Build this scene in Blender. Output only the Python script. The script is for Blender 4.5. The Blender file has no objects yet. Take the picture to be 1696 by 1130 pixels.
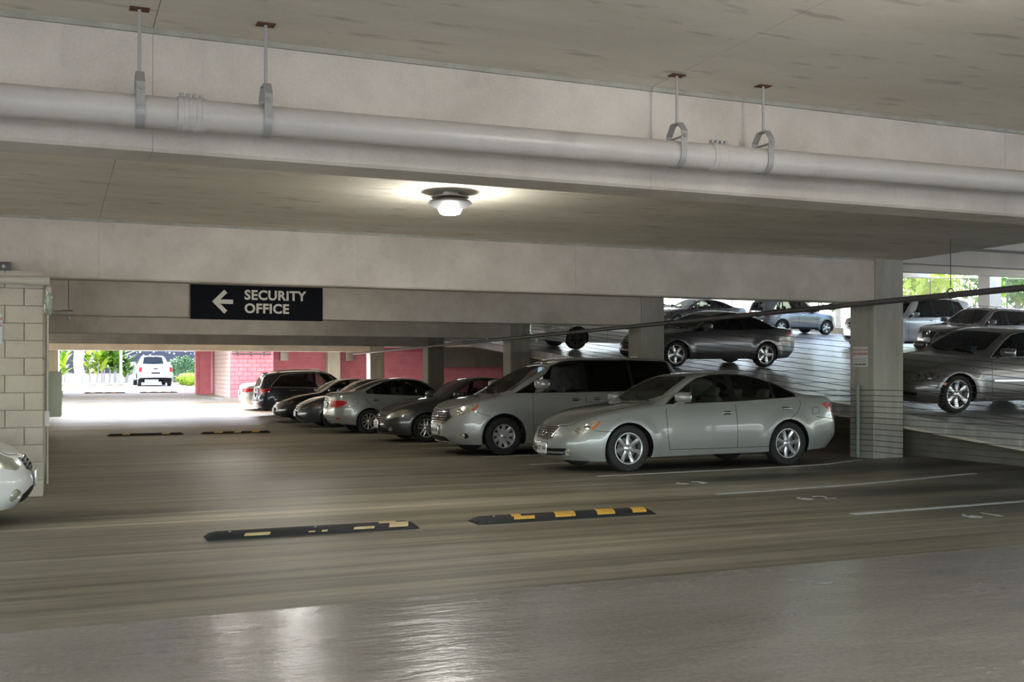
import bpy, bmesh, math, random
import numpy as np
from mathutils import Vector, Matrix

random.seed(7)
S = bpy.context.scene
COL = S.collection
# world axes: X runs across the aisle, Y runs down the aisle away from the viewer, Z up, metres
F_PX, YAW, EYE = 1790.0, math.atan2(761, 1790), 1.47

# ------------------------------------------------------------------ camera
cam_d = bpy.data.cameras.new('camera')
cam = bpy.data.objects.new('camera', cam_d)
COL.objects.link(cam)
cam.location = (0, 0, EYE)
cam.rotation_euler = (math.pi / 2, 0, -YAW)
cam_d.sensor_width = 36
cam_d.lens = F_PX / 1696 * 36
cam_d.shift_y = 47 / 1696
cam_d.clip_end = 500
S.camera = cam

# ------------------------------------------------------------------ world, sun, exposure
world = bpy.data.worlds.new('world')
S.world = world
world.use_nodes = True
wn = world.node_tree
wn.nodes.clear()
sky = wn.nodes.new('ShaderNodeTexSky')
sky.sky_type = 'NISHITA'
sky.sun_disc = False
sky.dust_density = 3.0
sky.ozone_density = .6
sky.sun_elevation = math.radians(52)
sky.sun_rotation = math.radians(-20)
bg = wn.nodes.new('ShaderNodeBackground')
bg.inputs[1].default_value = 1.1
wo = wn.nodes.new('ShaderNodeOutputWorld')
wn.links.new(sky.outputs[0], bg.inputs[0])
wn.links.new(bg.outputs[0], wo.inputs[0])

sun_d = bpy.data.lights.new('sun', 'SUN')
sun_d.energy = 2.8
sun_d.angle = math.radians(0.6)
sun_d.color = (1, .96, .9)
sun = bpy.data.objects.new('sun', sun_d)
COL.objects.link(sun)
sun.rotation_euler = Vector((0.22, -0.62, -1.0)).to_track_quat('-Z', 'Y').to_euler()
LAMP_W = 36

vs = S.view_settings
vs.view_transform = 'Standard'
vs.look = 'None'
vs.gamma = 1
vs.use_curve_mapping = False
vs.exposure = 1.08
S.cycles.max_bounces = 10
S.cycles.diffuse_bounces = 5
S.cycles.transparent_max_bounces = 16
S.cycles.sample_clamp_indirect = 6

# ------------------------------------------------------------------ levels of the place
def pw(pts, x):
    return float(np.interp(x, [p[0] for p in pts], [p[1] for p in pts]))

FZ = [(14, 0), (18.5, -.115), (26, -.2), (36, -.3), (41, -.3), (46, -.18), (51, .02), (58, .26), (69, .44), (95, .6)]
def fz(u): return pw(FZ, u)                     # drive aisle floor
def rz(u): return .62 + .087 * (u - 13)         # ramp floor in the next bay
def zc(u): return 3.30 - .0117 * (u - 14.1)     # slab soffit
BAY, U1 = 7.7, 14.1
UK = [U1 + BAY * k for k in range(-2, 5)]

# ------------------------------------------------------------------ materials
def newmat(name):
    m = bpy.data.materials.new(name)
    m.use_nodes = True
    nt = m.node_tree
    b = nt.nodes['Principled BSDF']
    return m, nt, b

def setp(b, **kw):
    names = dict(col='Base Color', rough='Roughness', metal='Metallic', coat='Coat Weight', coatr='Coat Roughness',
                 spec='Specular IOR Level', trans='Transmission Weight', ior='IOR', alpha='Alpha', ec='Emission Color', es='Emission Strength')
    for k, v in kw.items():
        if k in ('col', 'ec'):
            v = (*v, 1)
        b.inputs[names[k]].default_value = v

def plain(name, col, rough=.5, metal=0, **kw):
    m, nt, b = newmat(name)
    setp(b, col=col, rough=rough, metal=metal, **kw)
    return m

def mottled(name, c1, c2, scale=3.0, stretch=(1, 1, 1), rough=(.6, .85), bump=.15, fine=60, c3=None, detail=6, spec=.3, grain=.14, spots=0):
    """two-tone noise with fine grain, in world position"""
    m, nt, b = newmat(name)
    N, L = nt.nodes, nt.links
    geo = N.new('ShaderNodeNewGeometry')
    mp = N.new('ShaderNodeMapping')
    mp.inputs['Scale'].default_value = stretch
    L.new(geo.outputs['Position'], mp.inputs[0])
    n1 = N.new('ShaderNodeTexNoise'); n1.inputs['Scale'].default_value = scale; n1.inputs['Detail'].default_value = detail
    n1.inputs['Roughness'].default_value = .62
    L.new(mp.outputs[0], n1.inputs[0])
    r = N.new('ShaderNodeValToRGB')
    r.color_ramp.elements[0].position = .32; r.color_ramp.elements[0].color = (*c1, 1)
    r.color_ramp.elements[1].position = .68; r.color_ramp.elements[1].color = (*c2, 1)
    L.new(n1.outputs[0], r.inputs[0])
    n2 = N.new('ShaderNodeTexNoise'); n2.inputs['Scale'].default_value = fine; n2.inputs['Detail'].default_value = 3
    L.new(mp.outputs[0], n2.inputs[0])
    mx = N.new('ShaderNodeMix'); mx.data_type = 'RGBA'; mx.blend_type = 'OVERLAY'
    mx.inputs[0].default_value = grain
    L.new(r.outputs[0], mx.inputs[6]); L.new(n2.outputs[0], mx.inputs[7])
    outc = mx.outputs[2]
    if spots:      # scattered dark form stains
        n3 = N.new('ShaderNodeTexNoise'); n3.inputs['Scale'].default_value = 5.0; n3.inputs['Detail'].default_value = 4
        L.new(mp.outputs[0], n3.inputs[0])
        r3 = N.new('ShaderNodeMapRange'); r3.inputs[1].default_value = .60; r3.inputs[2].default_value = .70; r3.inputs[3].default_value = 0; r3.inputs[4].default_value = spots
        L.new(n3.outputs[0], r3.inputs[0])
        m3 = N.new('ShaderNodeMix'); m3.data_type = 'RGBA'; L.new(r3.outputs[0], m3.inputs[0]); L.new(outc, m3.inputs[6]); m3.inputs[7].default_value = (*[c * .45 for c in c1], 1)
        outc = m3.outputs[2]
    L.new(outc, b.inputs['Base Color'])
    mr = N.new('ShaderNodeMapRange'); mr.inputs[3].default_value = rough[0]; mr.inputs[4].default_value = rough[1]
    L.new(n1.outputs[0], mr.inputs[0]); L.new(mr.outputs[0], b.inputs['Roughness'])
    bp = N.new('ShaderNodeBump'); bp.inputs['Strength'].default_value = bump; bp.inputs['Distance'].default_value = .01
    L.new(n2.outputs[0], bp.inputs['Height']); L.new(bp.outputs[0], b.inputs['Normal'])
    b.inputs['Specular IOR Level'].default_value = spec
    return m, nt, b, mx

M = {}
M['beam'] = mottled('beam_concrete', (.52, .47, .395), (.72, .665, .575), 1.1, rough=(.75, .9), detail=9, spots=.10)[0]
M['palebeam'] = mottled('pale_concrete', (.66, .65, .62), (.78, .77, .74), 1.1, rough=(.75, .9), detail=9)[0]  # beam concrete lightened in colour to brighten the ramp ceiling and its reflection
M['pillar'] = mottled('pillar_concrete', (.33, .32, .26), (.46, .45, .39), 2.2, (2.2, 2.2, .35), rough=(.75, .9))[0]
M['soffit'] = mottled('soffit_concrete', (.62, .565, .46), (.78, .73, .62), .9, (.45, 1.6, 1), rough=(.55, .8), spots=.45)[0]
M['joint'] = plain('joint_dark', (.15, .14, .12), .9)  # dark filler colour that shows in the beam joints
M['ramp'] = mottled('ramp_concrete', (.33, .33, .32), (.48, .48, .47), 1.5, (.3, 2.0, 1), rough=(.16, .34), spec=.9)[0]
M['ground'] = mottled('driveway_concrete', (.27, .265, .25), (.40, .39, .365), .9, rough=(.7, .9))[0]
M['soil'] = mottled('planting_soil', (.32, .24, .15), (.55, .45, .30), 2.5, rough=(.85, 1))[0]
M['block'] = mottled('painted_block', (.55, .50, .405), (.62, .57, .465), 3, rough=(.5, .7), bump=.5, fine=90)[0]
M['mortar'] = plain('painted_mortar', (.47, .43, .35), .8)
M['pink'] = mottled('pink_block', (.60, .19, .25), (.72, .26, .32), 2, rough=(.55, .75), bump=.4, fine=80)[0]
M['pinkmortar'] = plain('pink_mortar', (.50, .11, .17), .8)
M['white_pink'] = mottled('pale_pink_block', (.76, .62, .62), (.86, .74, .73), 2, rough=(.6, .8))[0]  # paler pink on the aisle side of the block corner
M['paintline'] = mottled('worn_white_paint', (.42, .42, .40), (.70, .70, .68), 5, rough=(.5, .7))[0]
M['galv'] = mottled('grey_painted_pipe', (.52, .485, .435), (.61, .575, .52), 1.5, rough=(.28, .42), bump=.12, fine=45, spec=.5, grain=.06, spots=.2)[0]
M['hanger'] = plain('hanger_steel', (.40, .39, .37), .45, .3)
M['rust'] = plain('rusty_plate', (.13, .05, .02), .85)
M['cable'] = plain('steel_cable', (.10, .10, .09), .5, .6)
M['post'] = plain('green_painted_post', (.26, .30, .26), .55)
M['darkpipe'] = plain('dark_sprinkler_pipe', (.13, .125, .12), .45, .3)
M['rubber'] = mottled('black_rubber', (.012, .012, .012), (.03, .03, .03), 20, rough=(.55, .8))[0]
M['yellow'] = mottled('worn_yellow', (.55, .30, .05), (.72, .42, .08), 9, rough=(.5, .7))[0]
M['tan'] = mottled('worn_tan_paint', (.50, .36, .16), (.62, .48, .26), 9, rough=(.5, .7))[0]
M['signblack'] = plain('sign_black', (.010, .011, .015), .8, spec=.1)
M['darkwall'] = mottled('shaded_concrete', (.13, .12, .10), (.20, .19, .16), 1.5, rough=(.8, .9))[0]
M['signtext'] = plain('sign_cream', (.78, .75, .65), .6)
M['signwhite'] = plain('sign_white', (.66, .70, .68), .45)
M['red'] = plain('sign_red', (.50, .04, .04), .5)
M['ink'] = plain('sign_ink', (.03, .03, .03), .5)
M['cabinet'] = plain('cabinet_green', (.52, .58, .45), .45)
M['conduit'] = plain('conduit_grey', (.48, .47, .43), .4, .3)
M['pvc'] = plain('cream_pvc', (.56, .54, .43), .4)
M['white'] = plain('white_paint', (.75, .75, .74), .5)
M['chainlink'] = plain('chain_link', (.35, .36, .36), .5, .5)
M['bark'] = mottled('bark', (.30, .27, .25), (.52, .48, .44), 6, (1, 1, .4), rough=(.8, .95), bump=.5)[0]
def leafmat(name, c1, c2):
    m, nt, b, mx = mottled(name, c1, c2, 2.5, rough=(.4, .6), bump=0)
    return m
M['leaf'] = leafmat('green_leaf', (.03, .12, .01), (.16, .34, .03))
M['leafy'] = leafmat('yellow_green_leaf', (.20, .36, .02), (.48, .60, .06))
M['leafd'] = leafmat('dark_green_leaf', (.02, .07, .015), (.07, .18, .04))

# lamp diffuser
m, nt, b = newmat('lamp_diffuser')
setp(b, col=(.9, .9, .9), ec=(1, .98, .92), es=14)
M['diffuser'] = m
M['lamphouse'] = plain('lamp_housing', (.45, .45, .46), .3, .8)
M['lampshadow'] = plain('lamp_shadow_disc', (.22, .22, .22), .5, .3)  # grey for the shadow painted above the lamp
m, nt, b = newmat('clear_jar')
setp(b, col=(.75, .85, .75), rough=.08, trans=.85, ior=1.3)
M['jar'] = m

# floor: brushed concrete with streaks, worn tracks and oil stains (all with their own place on the floor)
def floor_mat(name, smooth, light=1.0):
    m, nt, b = newmat(name)
    N, L = nt.nodes, nt.links
    geo = N.new('ShaderNodeNewGeometry')
    def noise(scale, stretch, detail=6, rough=.6):
        mp = N.new('ShaderNodeMapping'); mp.inputs['Scale'].default_value = stretch
        L.new(geo.outputs['Position'], mp.inputs[0])
        n = N.new('ShaderNodeTexNoise'); n.inputs['Scale'].default_value = scale
        n.inputs['Detail'].default_value = detail; n.inputs['Roughness'].default_value = rough
        L.new(mp.outputs[0], n.inputs[0])
        return n.outputs[0]
    def ramp(fac, p0, c0, p1, c1):
        r = N.new('ShaderNodeValToRGB')
        r.color_ramp.elements[0].position = p0; r.color_ramp.elements[0].color = (*c0, 1)
        r.color_ramp.elements[1].position = p1; r.color_ramp.elements[1].color = (*c1, 1)
        L.new(fac, r.inputs[0]); return r.outputs[0]
    def mixc(kind, f, a, c):
        mx = N.new('ShaderNodeMix'); mx.data_type = 'RGBA'; mx.blend_type = kind
        if isinstance(f, (int, float)): mx.inputs[0].default_value = f
        else: L.new(f, mx.inputs[0])
        L.new(a, mx.inputs[6])
        if isinstance(c, tuple): mx.inputs[7].default_value = (*c, 1)
        else: L.new(c, mx.inputs[7])
        return mx.outputs[2]
    big = noise(.55, (.5, 1.3, 1), 5)
    streak = noise(1.0, (.12, 5.5, 1), 8, .7)
    fine = noise(9, (.25, 9, 1), 4)
    if smooth:
        streak = noise(.9, (.5, 1.5, 1), 7, .65); fine = noise(30, (1, 1, 1), 4)
        base = ramp(big, .3, (.225, .20, .165), .7, (.345, .315, .27))
        base = mixc('OVERLAY', .3, base, streak)
    else:
        base = ramp(big, .3, (.185, .158, .108), .7, (.32, .285, .21))
        base = mixc('OVERLAY', .75, base, ramp(streak, .35, (.18, .18, .18), .65, (.85, .85, .85)))
    base = mixc('OVERLAY', .35, base, fine)
    # oil stains in the stalls
    stains = [(10.9, 8.75, 2.6, .8), (10.0, 10.2, 2.0, .55), (12.8, 11.0, 2.6, 1.2), (8.7, 12.3, 1.6, .40), (12.0, 12.75, 2.2, .75), (9.2, 14.3, 2.6, .9),
              (8.4, 19.2, 2.2, 1.0), (-1.2, 11.6, 2.4, .6), (8.5, 24, 2.2, 1.0), (8.3, 28.4, 2.2, 1.0), (8.3, 32.5, 2.2, 1.0), (8.3, 36.5, 2.2, 1.0)]
    sn = noise(1.3, (.6, 1.6, 1), 5)
    tot = None
    for (x, y, rx, ry) in stains:
        mp = N.new('ShaderNodeMapping'); mp.vector_type = 'POINT'
        mp.inputs['Location'].default_value = (-x / rx, -y / ry, 0); mp.inputs['Scale'].default_value = (1 / rx, 1 / ry, 0)
        L.new(geo.outputs['Position'], mp.inputs[0])
        ln = N.new('ShaderNodeVectorMath'); ln.operation = 'LENGTH'; L.new(mp.outputs[0], ln.inputs[0])
        ad = N.new('ShaderNodeMath'); ad.operation = 'ADD'; L.new(ln.outputs['Value'], ad.inputs[0]); L.new(sn, ad.inputs[1])
        mr = N.new('ShaderNodeMapRange'); mr.interpolation_type = 'SMOOTHSTEP'
        mr.inputs[1].default_value = .7; mr.inputs[2].default_value = 2.0; mr.inputs[3].default_value = .93; mr.inputs[4].default_value = 0
        L.new(ad.outputs[0], mr.inputs[0])
        if tot is None: tot = mr.outputs[0]
        else:
            mxm = N.new('ShaderNodeMath'); mxm.operation = 'MAXIMUM'; L.new(tot, mxm.inputs[0]); L.new(mr.outputs[0], mxm.inputs[1]); tot = mxm.outputs[0]
    if not smooth:
        base = mixc('MIX', tot, base, (.035, .03, .025))
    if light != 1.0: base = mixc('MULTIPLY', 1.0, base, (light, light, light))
    L.new(base, b.inputs['Base Color'])
    mr = N.new('ShaderNodeMapRange')
    mr.inputs[3].default_value, mr.inputs[4].default_value = (.19, .33) if smooth else (.36, .58)
    L.new(streak if not isinstance(streak, tuple) else big, mr.inputs[0]); L.new(mr.outputs[0], b.inputs['Roughness'])
    b.inputs['Specular IOR Level'].default_value = .9 if smooth else .4
    bp = N.new('ShaderNodeBump'); bp.inputs['Strength'].default_value = .6 if smooth else .5; bp.inputs['Distance'].default_value = .06 if smooth else .008
    L.new(streak if smooth else fine, bp.inputs['Height']); L.new(bp.outputs[0], b.inputs['Normal'])
    return m
M['floor'] = floor_mat('brushed_floor', False)
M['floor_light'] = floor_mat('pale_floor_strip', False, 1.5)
M['floor_smooth'] = floor_mat('trowelled_floor', True)

# ------------------------------------------------------------------ mesh helpers
def link(o, parent=None):
    COL.objects.link(o)
    if parent is not None: o.parent = parent
    return o

def mkmesh(name, verts, faces, mat, smooth=False, sharp=None):
    me = bpy.data.meshes.new(name)
    me.from_pydata([tuple(v) for v in verts], [], [tuple(int(i) for i in f) for f in faces])
    if smooth:
        me.polygons.foreach_set('use_smooth', [True] * len(me.polygons))
        if sharp: me.set_sharp_from_angle(angle=math.radians(sharp))
    if mat is not None: me.materials.append(mat)
    return me

def obj(name, me, parent=None, loc=(0, 0, 0), rot=(0, 0, 0)):
    o = bpy.data.objects.new(name, me)
    o.location = loc; o.rotation_euler = rot
    return link(o, parent)

def tag(o, label, cat, group=None, kind=None):
    o['label'] = label
    o['category'] = cat
    if group: o['group'] = group
    if kind: o['kind'] = kind
    return o

def thing(name, label, cat, loc=(0, 0, 0), rot=(0, 0, 0), group=None):
    o = bpy.data.objects.new(name, None)
    o.empty_display_size = .2
    o.location = loc; o.rotation_euler = rot
    link(o)
    return tag(o, label, cat, group)

def structure(o, label=None):
    o['kind'] = 'structure'
    if label: o['label'] = label
    return o

class MB:
    def __init__(s): s.v = []; s.f = []
    def add(s, vs, fs):
        n = len(s.v); s.v += [tuple(v) for v in vs]; s.f += [tuple(i + n for i in f) for f in fs]; return s
    def box(s, x0, x1, y0, y1, z0, z1):
        return s.add([(x0, y0, z0), (x1, y0, z0), (x1, y1, z0), (x0, y1, z0), (x0, y0, z1), (x1, y0, z1), (x1, y1, z1), (x0, y1, z1)],
                     [(0, 3, 2, 1), (4, 5, 6, 7), (0, 1, 5, 4), (1, 2, 6, 5), (2, 3, 7, 6), (3, 0, 4, 7)])
    def hexa(s, p):   # eight corners: bottom ring then top ring
        return s.add(p, [(0, 3, 2, 1), (4, 5, 6, 7), (0, 1, 5, 4), (1, 2, 6, 5), (2, 3, 7, 6), (3, 0, 4, 7)])
    def tube(s, pts, r, n=10, caps=True):
        pts = [Vector(p) for p in pts]
        rr = r if isinstance(r, (list, tuple)) else [r] * len(pts)
        base = len(s.v); up = None
        for i, p in enumerate(pts):
            d = (pts[min(i + 1, len(pts) - 1)] - pts[max(i - 1, 0)]).normalized()
            if up is None:
                up = Vector((0, 0, 1)) if abs(d.z) < .9 else Vector((1, 0, 0))
            a = d.cross(up).normalized(); b2 = a.cross(d).normalized(); up = b2
            for k in range(n):
                t = 2 * math.pi * k / n
                s.v.append(tuple(p + (a * math.cos(t) + b2 * math.sin(t)) * rr[i]))
        for i in range(len(pts) - 1):
            for k in range(n):
                k2 = (k + 1) % n
                s.f.append((base + i * n + k, base + i * n + k2, base + (i + 1) * n + k2, base + (i + 1) * n + k))
        if caps:
            s.f.append(tuple(base + k for k in range(n))[::-1])
            s.f.append(tuple(base + (len(pts) - 1) * n + k for k in range(n)))
        return s
    def lathe(s, prof, n=32, axis='z', off=(0, 0, 0)):   # prof [(r, h)]
        base = len(s.v)
        for (r, h) in prof:
            for k in range(n):
                t = 2 * math.pi * k / n
                c, q = r * math.cos(t), r * math.sin(t)
                p = (c, q, h) if axis == 'z' else (c, h, q) if axis == 'y' else (h, c, q)
                s.v.append((p[0] + off[0], p[1] + off[1], p[2] + off[2]))
        for i in range(len(prof) - 1):
            for k in range(n):
                k2 = (k + 1) % n
                s.f.append((base + i * n + k, base + i * n + k2, base + (i + 1) * n + k2, base + (i + 1) * n + k))
        return s
    def prism(s, poly, axis, a0, a1):   # polygon extruded along axis
        n = len(poly)
        def P(q, a): return (a, q[0], q[1]) if axis == 'x' else (q[0], a, q[1]) if axis == 'y' else (q[0], q[1], a)
        return s.add([P(q, a0) for q in poly] + [P(q, a1) for q in poly],
                     [tuple(range(n))[::-1], tuple(range(n, 2 * n))] + [(i, (i + 1) % n, n + (i + 1) % n, n + i) for i in range(n)])
    def mesh(s, name, mat, smooth=False, sharp=40, fix=True):
        me = mkmesh(name, s.v, s.f, mat, smooth, sharp)
        if fix:
            bm = bmesh.new(); bm.from_mesh(me); bmesh.ops.recalc_face_normals(bm, faces=bm.faces); bm.to_mesh(me); bm.free()
            if smooth: me.set_sharp_from_angle(angle=math.radians(sharp))
        return me
    def build(s, name, mat, parent=None, loc=(0, 0, 0), rot=(0, 0, 0), smooth=False, sharp=40):
        return obj(name, s.mesh(name, mat, smooth, sharp), parent, loc, rot)

def bevbox(name, sx, sy, sz, mat, bev=.01, seg=2):
    bm = bmesh.new(); bmesh.ops.create_cube(bm, size=1)
    bmesh.ops.scale(bm, vec=(sx, sy, sz), verts=bm.verts)
    bmesh.ops.bevel(bm, geom=list(bm.edges), offset=min(bev, .45 * min(sx, sy, sz)), segments=seg, affect='EDGES', profile=.5)
    me = bpy.data.meshes.new(name); bm.to_mesh(me); bm.free()
    me.polygons.foreach_set('use_smooth', [True] * len(me.polygons)); me.set_sharp_from_angle(angle=math.radians(35))
    if mat: me.materials.append(mat)
    return me

def textmesh(body, size, mat, extrude=.002, bold=0.0, align='CENTER', spacing=1.0, line=1.0):
    cu = bpy.data.curves.new('lettering', 'FONT')
    cu.body = body; cu.size = size; cu.extrude = extrude; cu.offset = bold; cu.resolution_u = 3
    cu.align_x = align; cu.align_y = 'CENTER'; cu.space_character = spacing; cu.space_line = line
    o = bpy.data.objects.new('lettering', cu); COL.objects.link(o)
    dg = bpy.context.evaluated_depsgraph_get()
    me = bpy.data.meshes.new_from_object(o.evaluated_get(dg))
    bpy.data.objects.remove(o); bpy.data.curves.remove(cu)
    me.materials.clear(); me.materials.append(mat)
    return me

# ================================================================== STRUCTURE
VJ = [-12.5, -9.2, -5.95, -2.7, .52, 3.75, 7.0, 10.25, 13.13]     # formwork joints across the aisle
G = .004
# floor of the drive aisle, laid in strips
fl = bpy.data.objects.new('floor', None); link(fl); structure(fl, 'stained concrete floor of the parking aisle')
UB = [-9, 6.65, 10.75, 11.55, 14, 18.5, 22.1, 26, 31, 36, 41, 46, 51]
for i in range(len(UB) - 1):
    a, b_ = UB[i] + G * .5, UB[i + 1] - G * .5
    MB().hexa([(-14, a, fz(a) - .12), (36.5, a, fz(a) - .12), (36.5, b_, fz(b_) - .12), (-14, b_, fz(b_) - .12),
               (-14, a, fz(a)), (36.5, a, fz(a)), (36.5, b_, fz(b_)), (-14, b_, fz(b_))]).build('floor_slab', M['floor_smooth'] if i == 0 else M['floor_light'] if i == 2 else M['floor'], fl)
dr = MB()
EU = [51, 58, 69, 95, 140]
for i in range(len(EU) - 1):
    a, b_ = EU[i], EU[i + 1]
    dr.hexa([(-60, a, fz(a) - .1), (60, a, fz(a) - .1), (60, b_, fz(b_) - .1), (-60, b_, fz(b_) - .1), (-60, a, fz(a)), (60, a, fz(a)), (60, b_, fz(b_)), (-60, b_, fz(b_))])
structure(dr.build('ground', M['ground']), 'pale concrete driveway outside the garage')
structure(MB().box(-60, 60, -60, -9, -.5, -.05).build('ground', M['ground']), 'paved ground behind the garage')
structure(MB().box(-60, -14, -9, 51, -.5, -.05).build('ground', M['ground']), 'unseen ground added past the open side of the garage to bounce sunlight')  # unseen paving added so that sunlight bounces up to the soffit
structure(MB().box(36.8, 120, -60, 140, -.6, -.1).build('ground', M['soil']), 'planted ground beside the garage')

# soffit slabs and beams, in the sections that the joints show
ce = bpy.data.objects.new('ceiling', None); link(ce); structure(ce, 'concrete slab soffit over the parking aisle')
ub = [-9] + UK + [45.3]
for i in range(len(ub) - 1):
  w3 = (ub[i + 1] - ub[i]) / 3
  for a, b_ in [(ub[i] + w3 * q3, ub[i] + w3 * (q3 + 1) - .005) for q3 in range(3)]:
    for j in range(len(VJ) - 1):
        p, q = VJ[j] + .002, VJ[j + 1] - .002
        MB().hexa([(p, a, zc(a)), (q, a, zc(a)), (q, b_, zc(b_)), (p, b_, zc(b_)), (p, a, zc(a) + .2), (q, a, zc(a) + .2), (q, b_, zc(b_) + .2), (p, b_, zc(b_) + .2)]).build('soffit_panel', M['soffit'], ce)
structure(MB().hexa([(-12.5, -9, zc(-9) + .2), (13.13, -9, zc(-9) + .2), (13.13, 45.3, zc(45.3) + .2), (-12.5, 45.3, zc(45.3) + .2),
                     (-12.5, -9, 10), (13.13, -9, 10), (13.13, 45.3, 10), (-12.5, 45.3, 10)]).build('roof', M['beam']), 'upper storeys of the garage over the soffit')
for k, u in enumerate(UK):
    be = bpy.data.objects.new('beam', None); link(be); structure(be, 'concrete cross beam over the aisle')
    zb = zc(u) - (.73 if k != 1 else .69)
    for j in range(len(VJ) - 1):
        p, q = VJ[j] + .001, min(VJ[j + 1], 12.5) - .001
        c = .018
        prof = [(u, zc(u)), (u, zb + c), (u + c, zb), (u + .36 - c, zb), (u + .36, zb + c), (u + .36, zc(u))]
        MB().prism(prof, 'x', p, q).build('beam_section', M['beam'], be)
    MB().box(VJ[0], 12.49, u + .02, u + .34, zb + .02, zc(u)).build('joint_filler', M['joint'], be)
    MB().box(VJ[0], 12.49, u - .02, u, zc(u) - .03, zc(u)).build('soffit_ledge', M['pillar'], be)

# pillars between aisle and ramp
for k, u in enumerate(UK + [52.6]):
    c = .02
    x0, x1, y0, y1 = 12.5, 13.13, u, u + .6
    poly = [(x0 + c, y0), (x1 - c, y0), (x1, y0 + c), (x1, y1 - c), (x1 - c, y1), (x0 + c, y1), (x0, y1 - c), (x0, y0 + c)]
    top = max(zc(u) - .002, rz(u) + 3.5) if u > 45 else zc(u) - .002
    structure(MB().prism(poly, 'z', min(0, fz(u)) - .1, top).build('pillar', M['pillar']), 'square concrete pillar beside the ramp')
structure(MB().prism([(-.5, 45.3), (.2, 45.3), (.2, 45.8), (-.5, 45.8)], 'z', fz(45) - .1, zc(45) + 1).build('pillar', M['pillar']), 'far concrete pillar by the exit')

# ramp in the next bay
V0, V1 = 13.15, 36.2
RA, RB = 5.5, 62
rp = MB().hexa([(V0, RA, rz(RA) - .2), (V1, RA, rz(RA) - .2), (V1, RB, rz(RB) - .2), (V0, RB, rz(RB) - .2), (V0, RA, rz(RA)), (V1, RA, rz(RA)), (V1, RB, rz(RB)), (V0, RB, rz(RB))])
structure(rp.build('floor', M['ramp']), 'sloping concrete ramp deck with parked cars')
structure(MB().hexa([(V0, RA, rz(RA) - .24), (V0 + .18, RA, rz(RA) - .24), (V0 + .18, RB, rz(RB) - .24), (V0, RB, rz(RB) - .24),
                     (V0, RA, rz(RA) - .201), (V0 + .18, RA, rz(RA) - .201), (V0 + .18, RB, rz(RB) - .201), (V0, RB, rz(RB) - .201)]).build('beam', M['beam']), 'edge of the ramp slab')
# roof over the ramp and its beams
def rr(u): return rz(u) + 3.5
structure(MB().hexa([(V0, RA - 14, rr(RA - 14)), (V1, RA - 14, rr(RA - 14)), (V1, RB, rr(RB)), (V0, RB, rr(RB)), (V0, RA - 14, rr(RA - 14) + .2), (V1, RA - 14, rr(RA - 14) + .2), (V1, RB, rr(RB) + .2), (V0, RB, rr(RB) + .2)]).build('ceiling', M['palebeam']), 'sloping slab over the ramp')
for u in UK[2:] + [52.6, 60.3]:
    be = bpy.data.objects.new('beam', None); link(be); structure(be, 'concrete beam over the ramp')
    for a, b_ in ((V0, 16.6), (16.6, 20), (20, 23.3), (23.3, 26.6), (26.6, 29.8), (29.8, 33.0), (33.0, V1)):
        MB().box(a + G * .5, b_ - G * .5, u, u + .36, rz(u) + 2.85, rr(u) + .02).build('beam_section', M['palebeam'], be)
    structure(MB().box(V1 - .75, V1 - .1, u - 4.0, u - 3.4, -.2, rr(u - 4)).build('pillar', M['palebeam']), 'pale pillar at the open side of the ramp')
# parapet at the open edge of the ramp
structure(MB().hexa([(V1, RA, rz(RA) - .3), (V1 + .18, RA, rz(RA) - .3), (V1 + .18, RB, rz(RB) - .3), (V1, RB, rz(RB) - .3), (V1, RA, rz(RA) + .3), (V1 + .18, RA, rz(RA) + .3), (V1 + .18, RB, rz(RB) + .3), (V1, RB, rz(RB) + .3)]).build('wall_parapet', M['beam']), 'low parapet at the open side of the ramp')
structure(MB().hexa([(13.5, 5.6, -.3), (13.75, 5.6, -.3), (13.75, 14.5, -.3), (13.5, 14.5, -.3), (13.5, 5.6, rz(5.6) - .22), (13.75, 5.6, rz(5.6) - .22), (13.75, 14.5, rz(14.5) - .22), (13.5, 14.5, rz(14.5) - .22)]).build('wall_under_ramp', M['darkwall']), 'dark wall added to close the open space under the foot of the ramp')  # added wall that darkens the open space under the low end of the ramp
for a_, c_ in ((9, 19.5), (25.5, 60)):  # unseen walls added to keep light out from under the ramp, one gap left
    structure(MB().hexa([(27.5, a_, -.5), (28, a_, -.5), (28, c_, -.5), (27.5, c_, -.5), (27.5, a_, rz(a_) - .25), (28, a_, rz(a_) - .25), (28, c_, rz(c_) - .25), (27.5, c_, rz(c_) - .25)]).build('wall_light_blocker', M['pillar']), 'unseen concrete wall added below the ramp deck to block light')
# left block wall: core, blocks on the end and on the aisle side
lw = bpy.data.objects.new('wall_left', None); link(lw); structure(lw, 'cream painted concrete block wall')
MB().box(-4.6, -.115, 13.63, 30, -.3, 2.52).build('wall_core', M['mortar'], lw)
bm_full = bevbox('block', .392, .05, .193, M['block'], .006)
bm_half = bevbox('block', .192, .05, .193, M['block'], .006)
for r in range(13):
    z = fz(13.6) + .1 + .2 * r
    if r == 12: z -= 0
    xs = -.1
    first = True
    while xs > -4.5:
        w = .2 if (first and r % 2) else .4
        obj('block', bm_half if w == .2 else bm_full, lw, (xs - w / 2, 13.625, z))
        xs -= w; first = False
    ys = 13.65
    first = True
    while ys < 19.4:
        w = .2 if (first and r % 2 == 0) else .4
        obj('block', bm_half if w == .2 else bm_full, lw, (-.125, ys + w / 2, z), (0, 0, math.pi / 2))
        ys += w; first = False
MB().box(-4.6, -.085, 13.56, 30, 2.525, 2.56).build('wall_cap', M['pvc'], lw)

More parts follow.
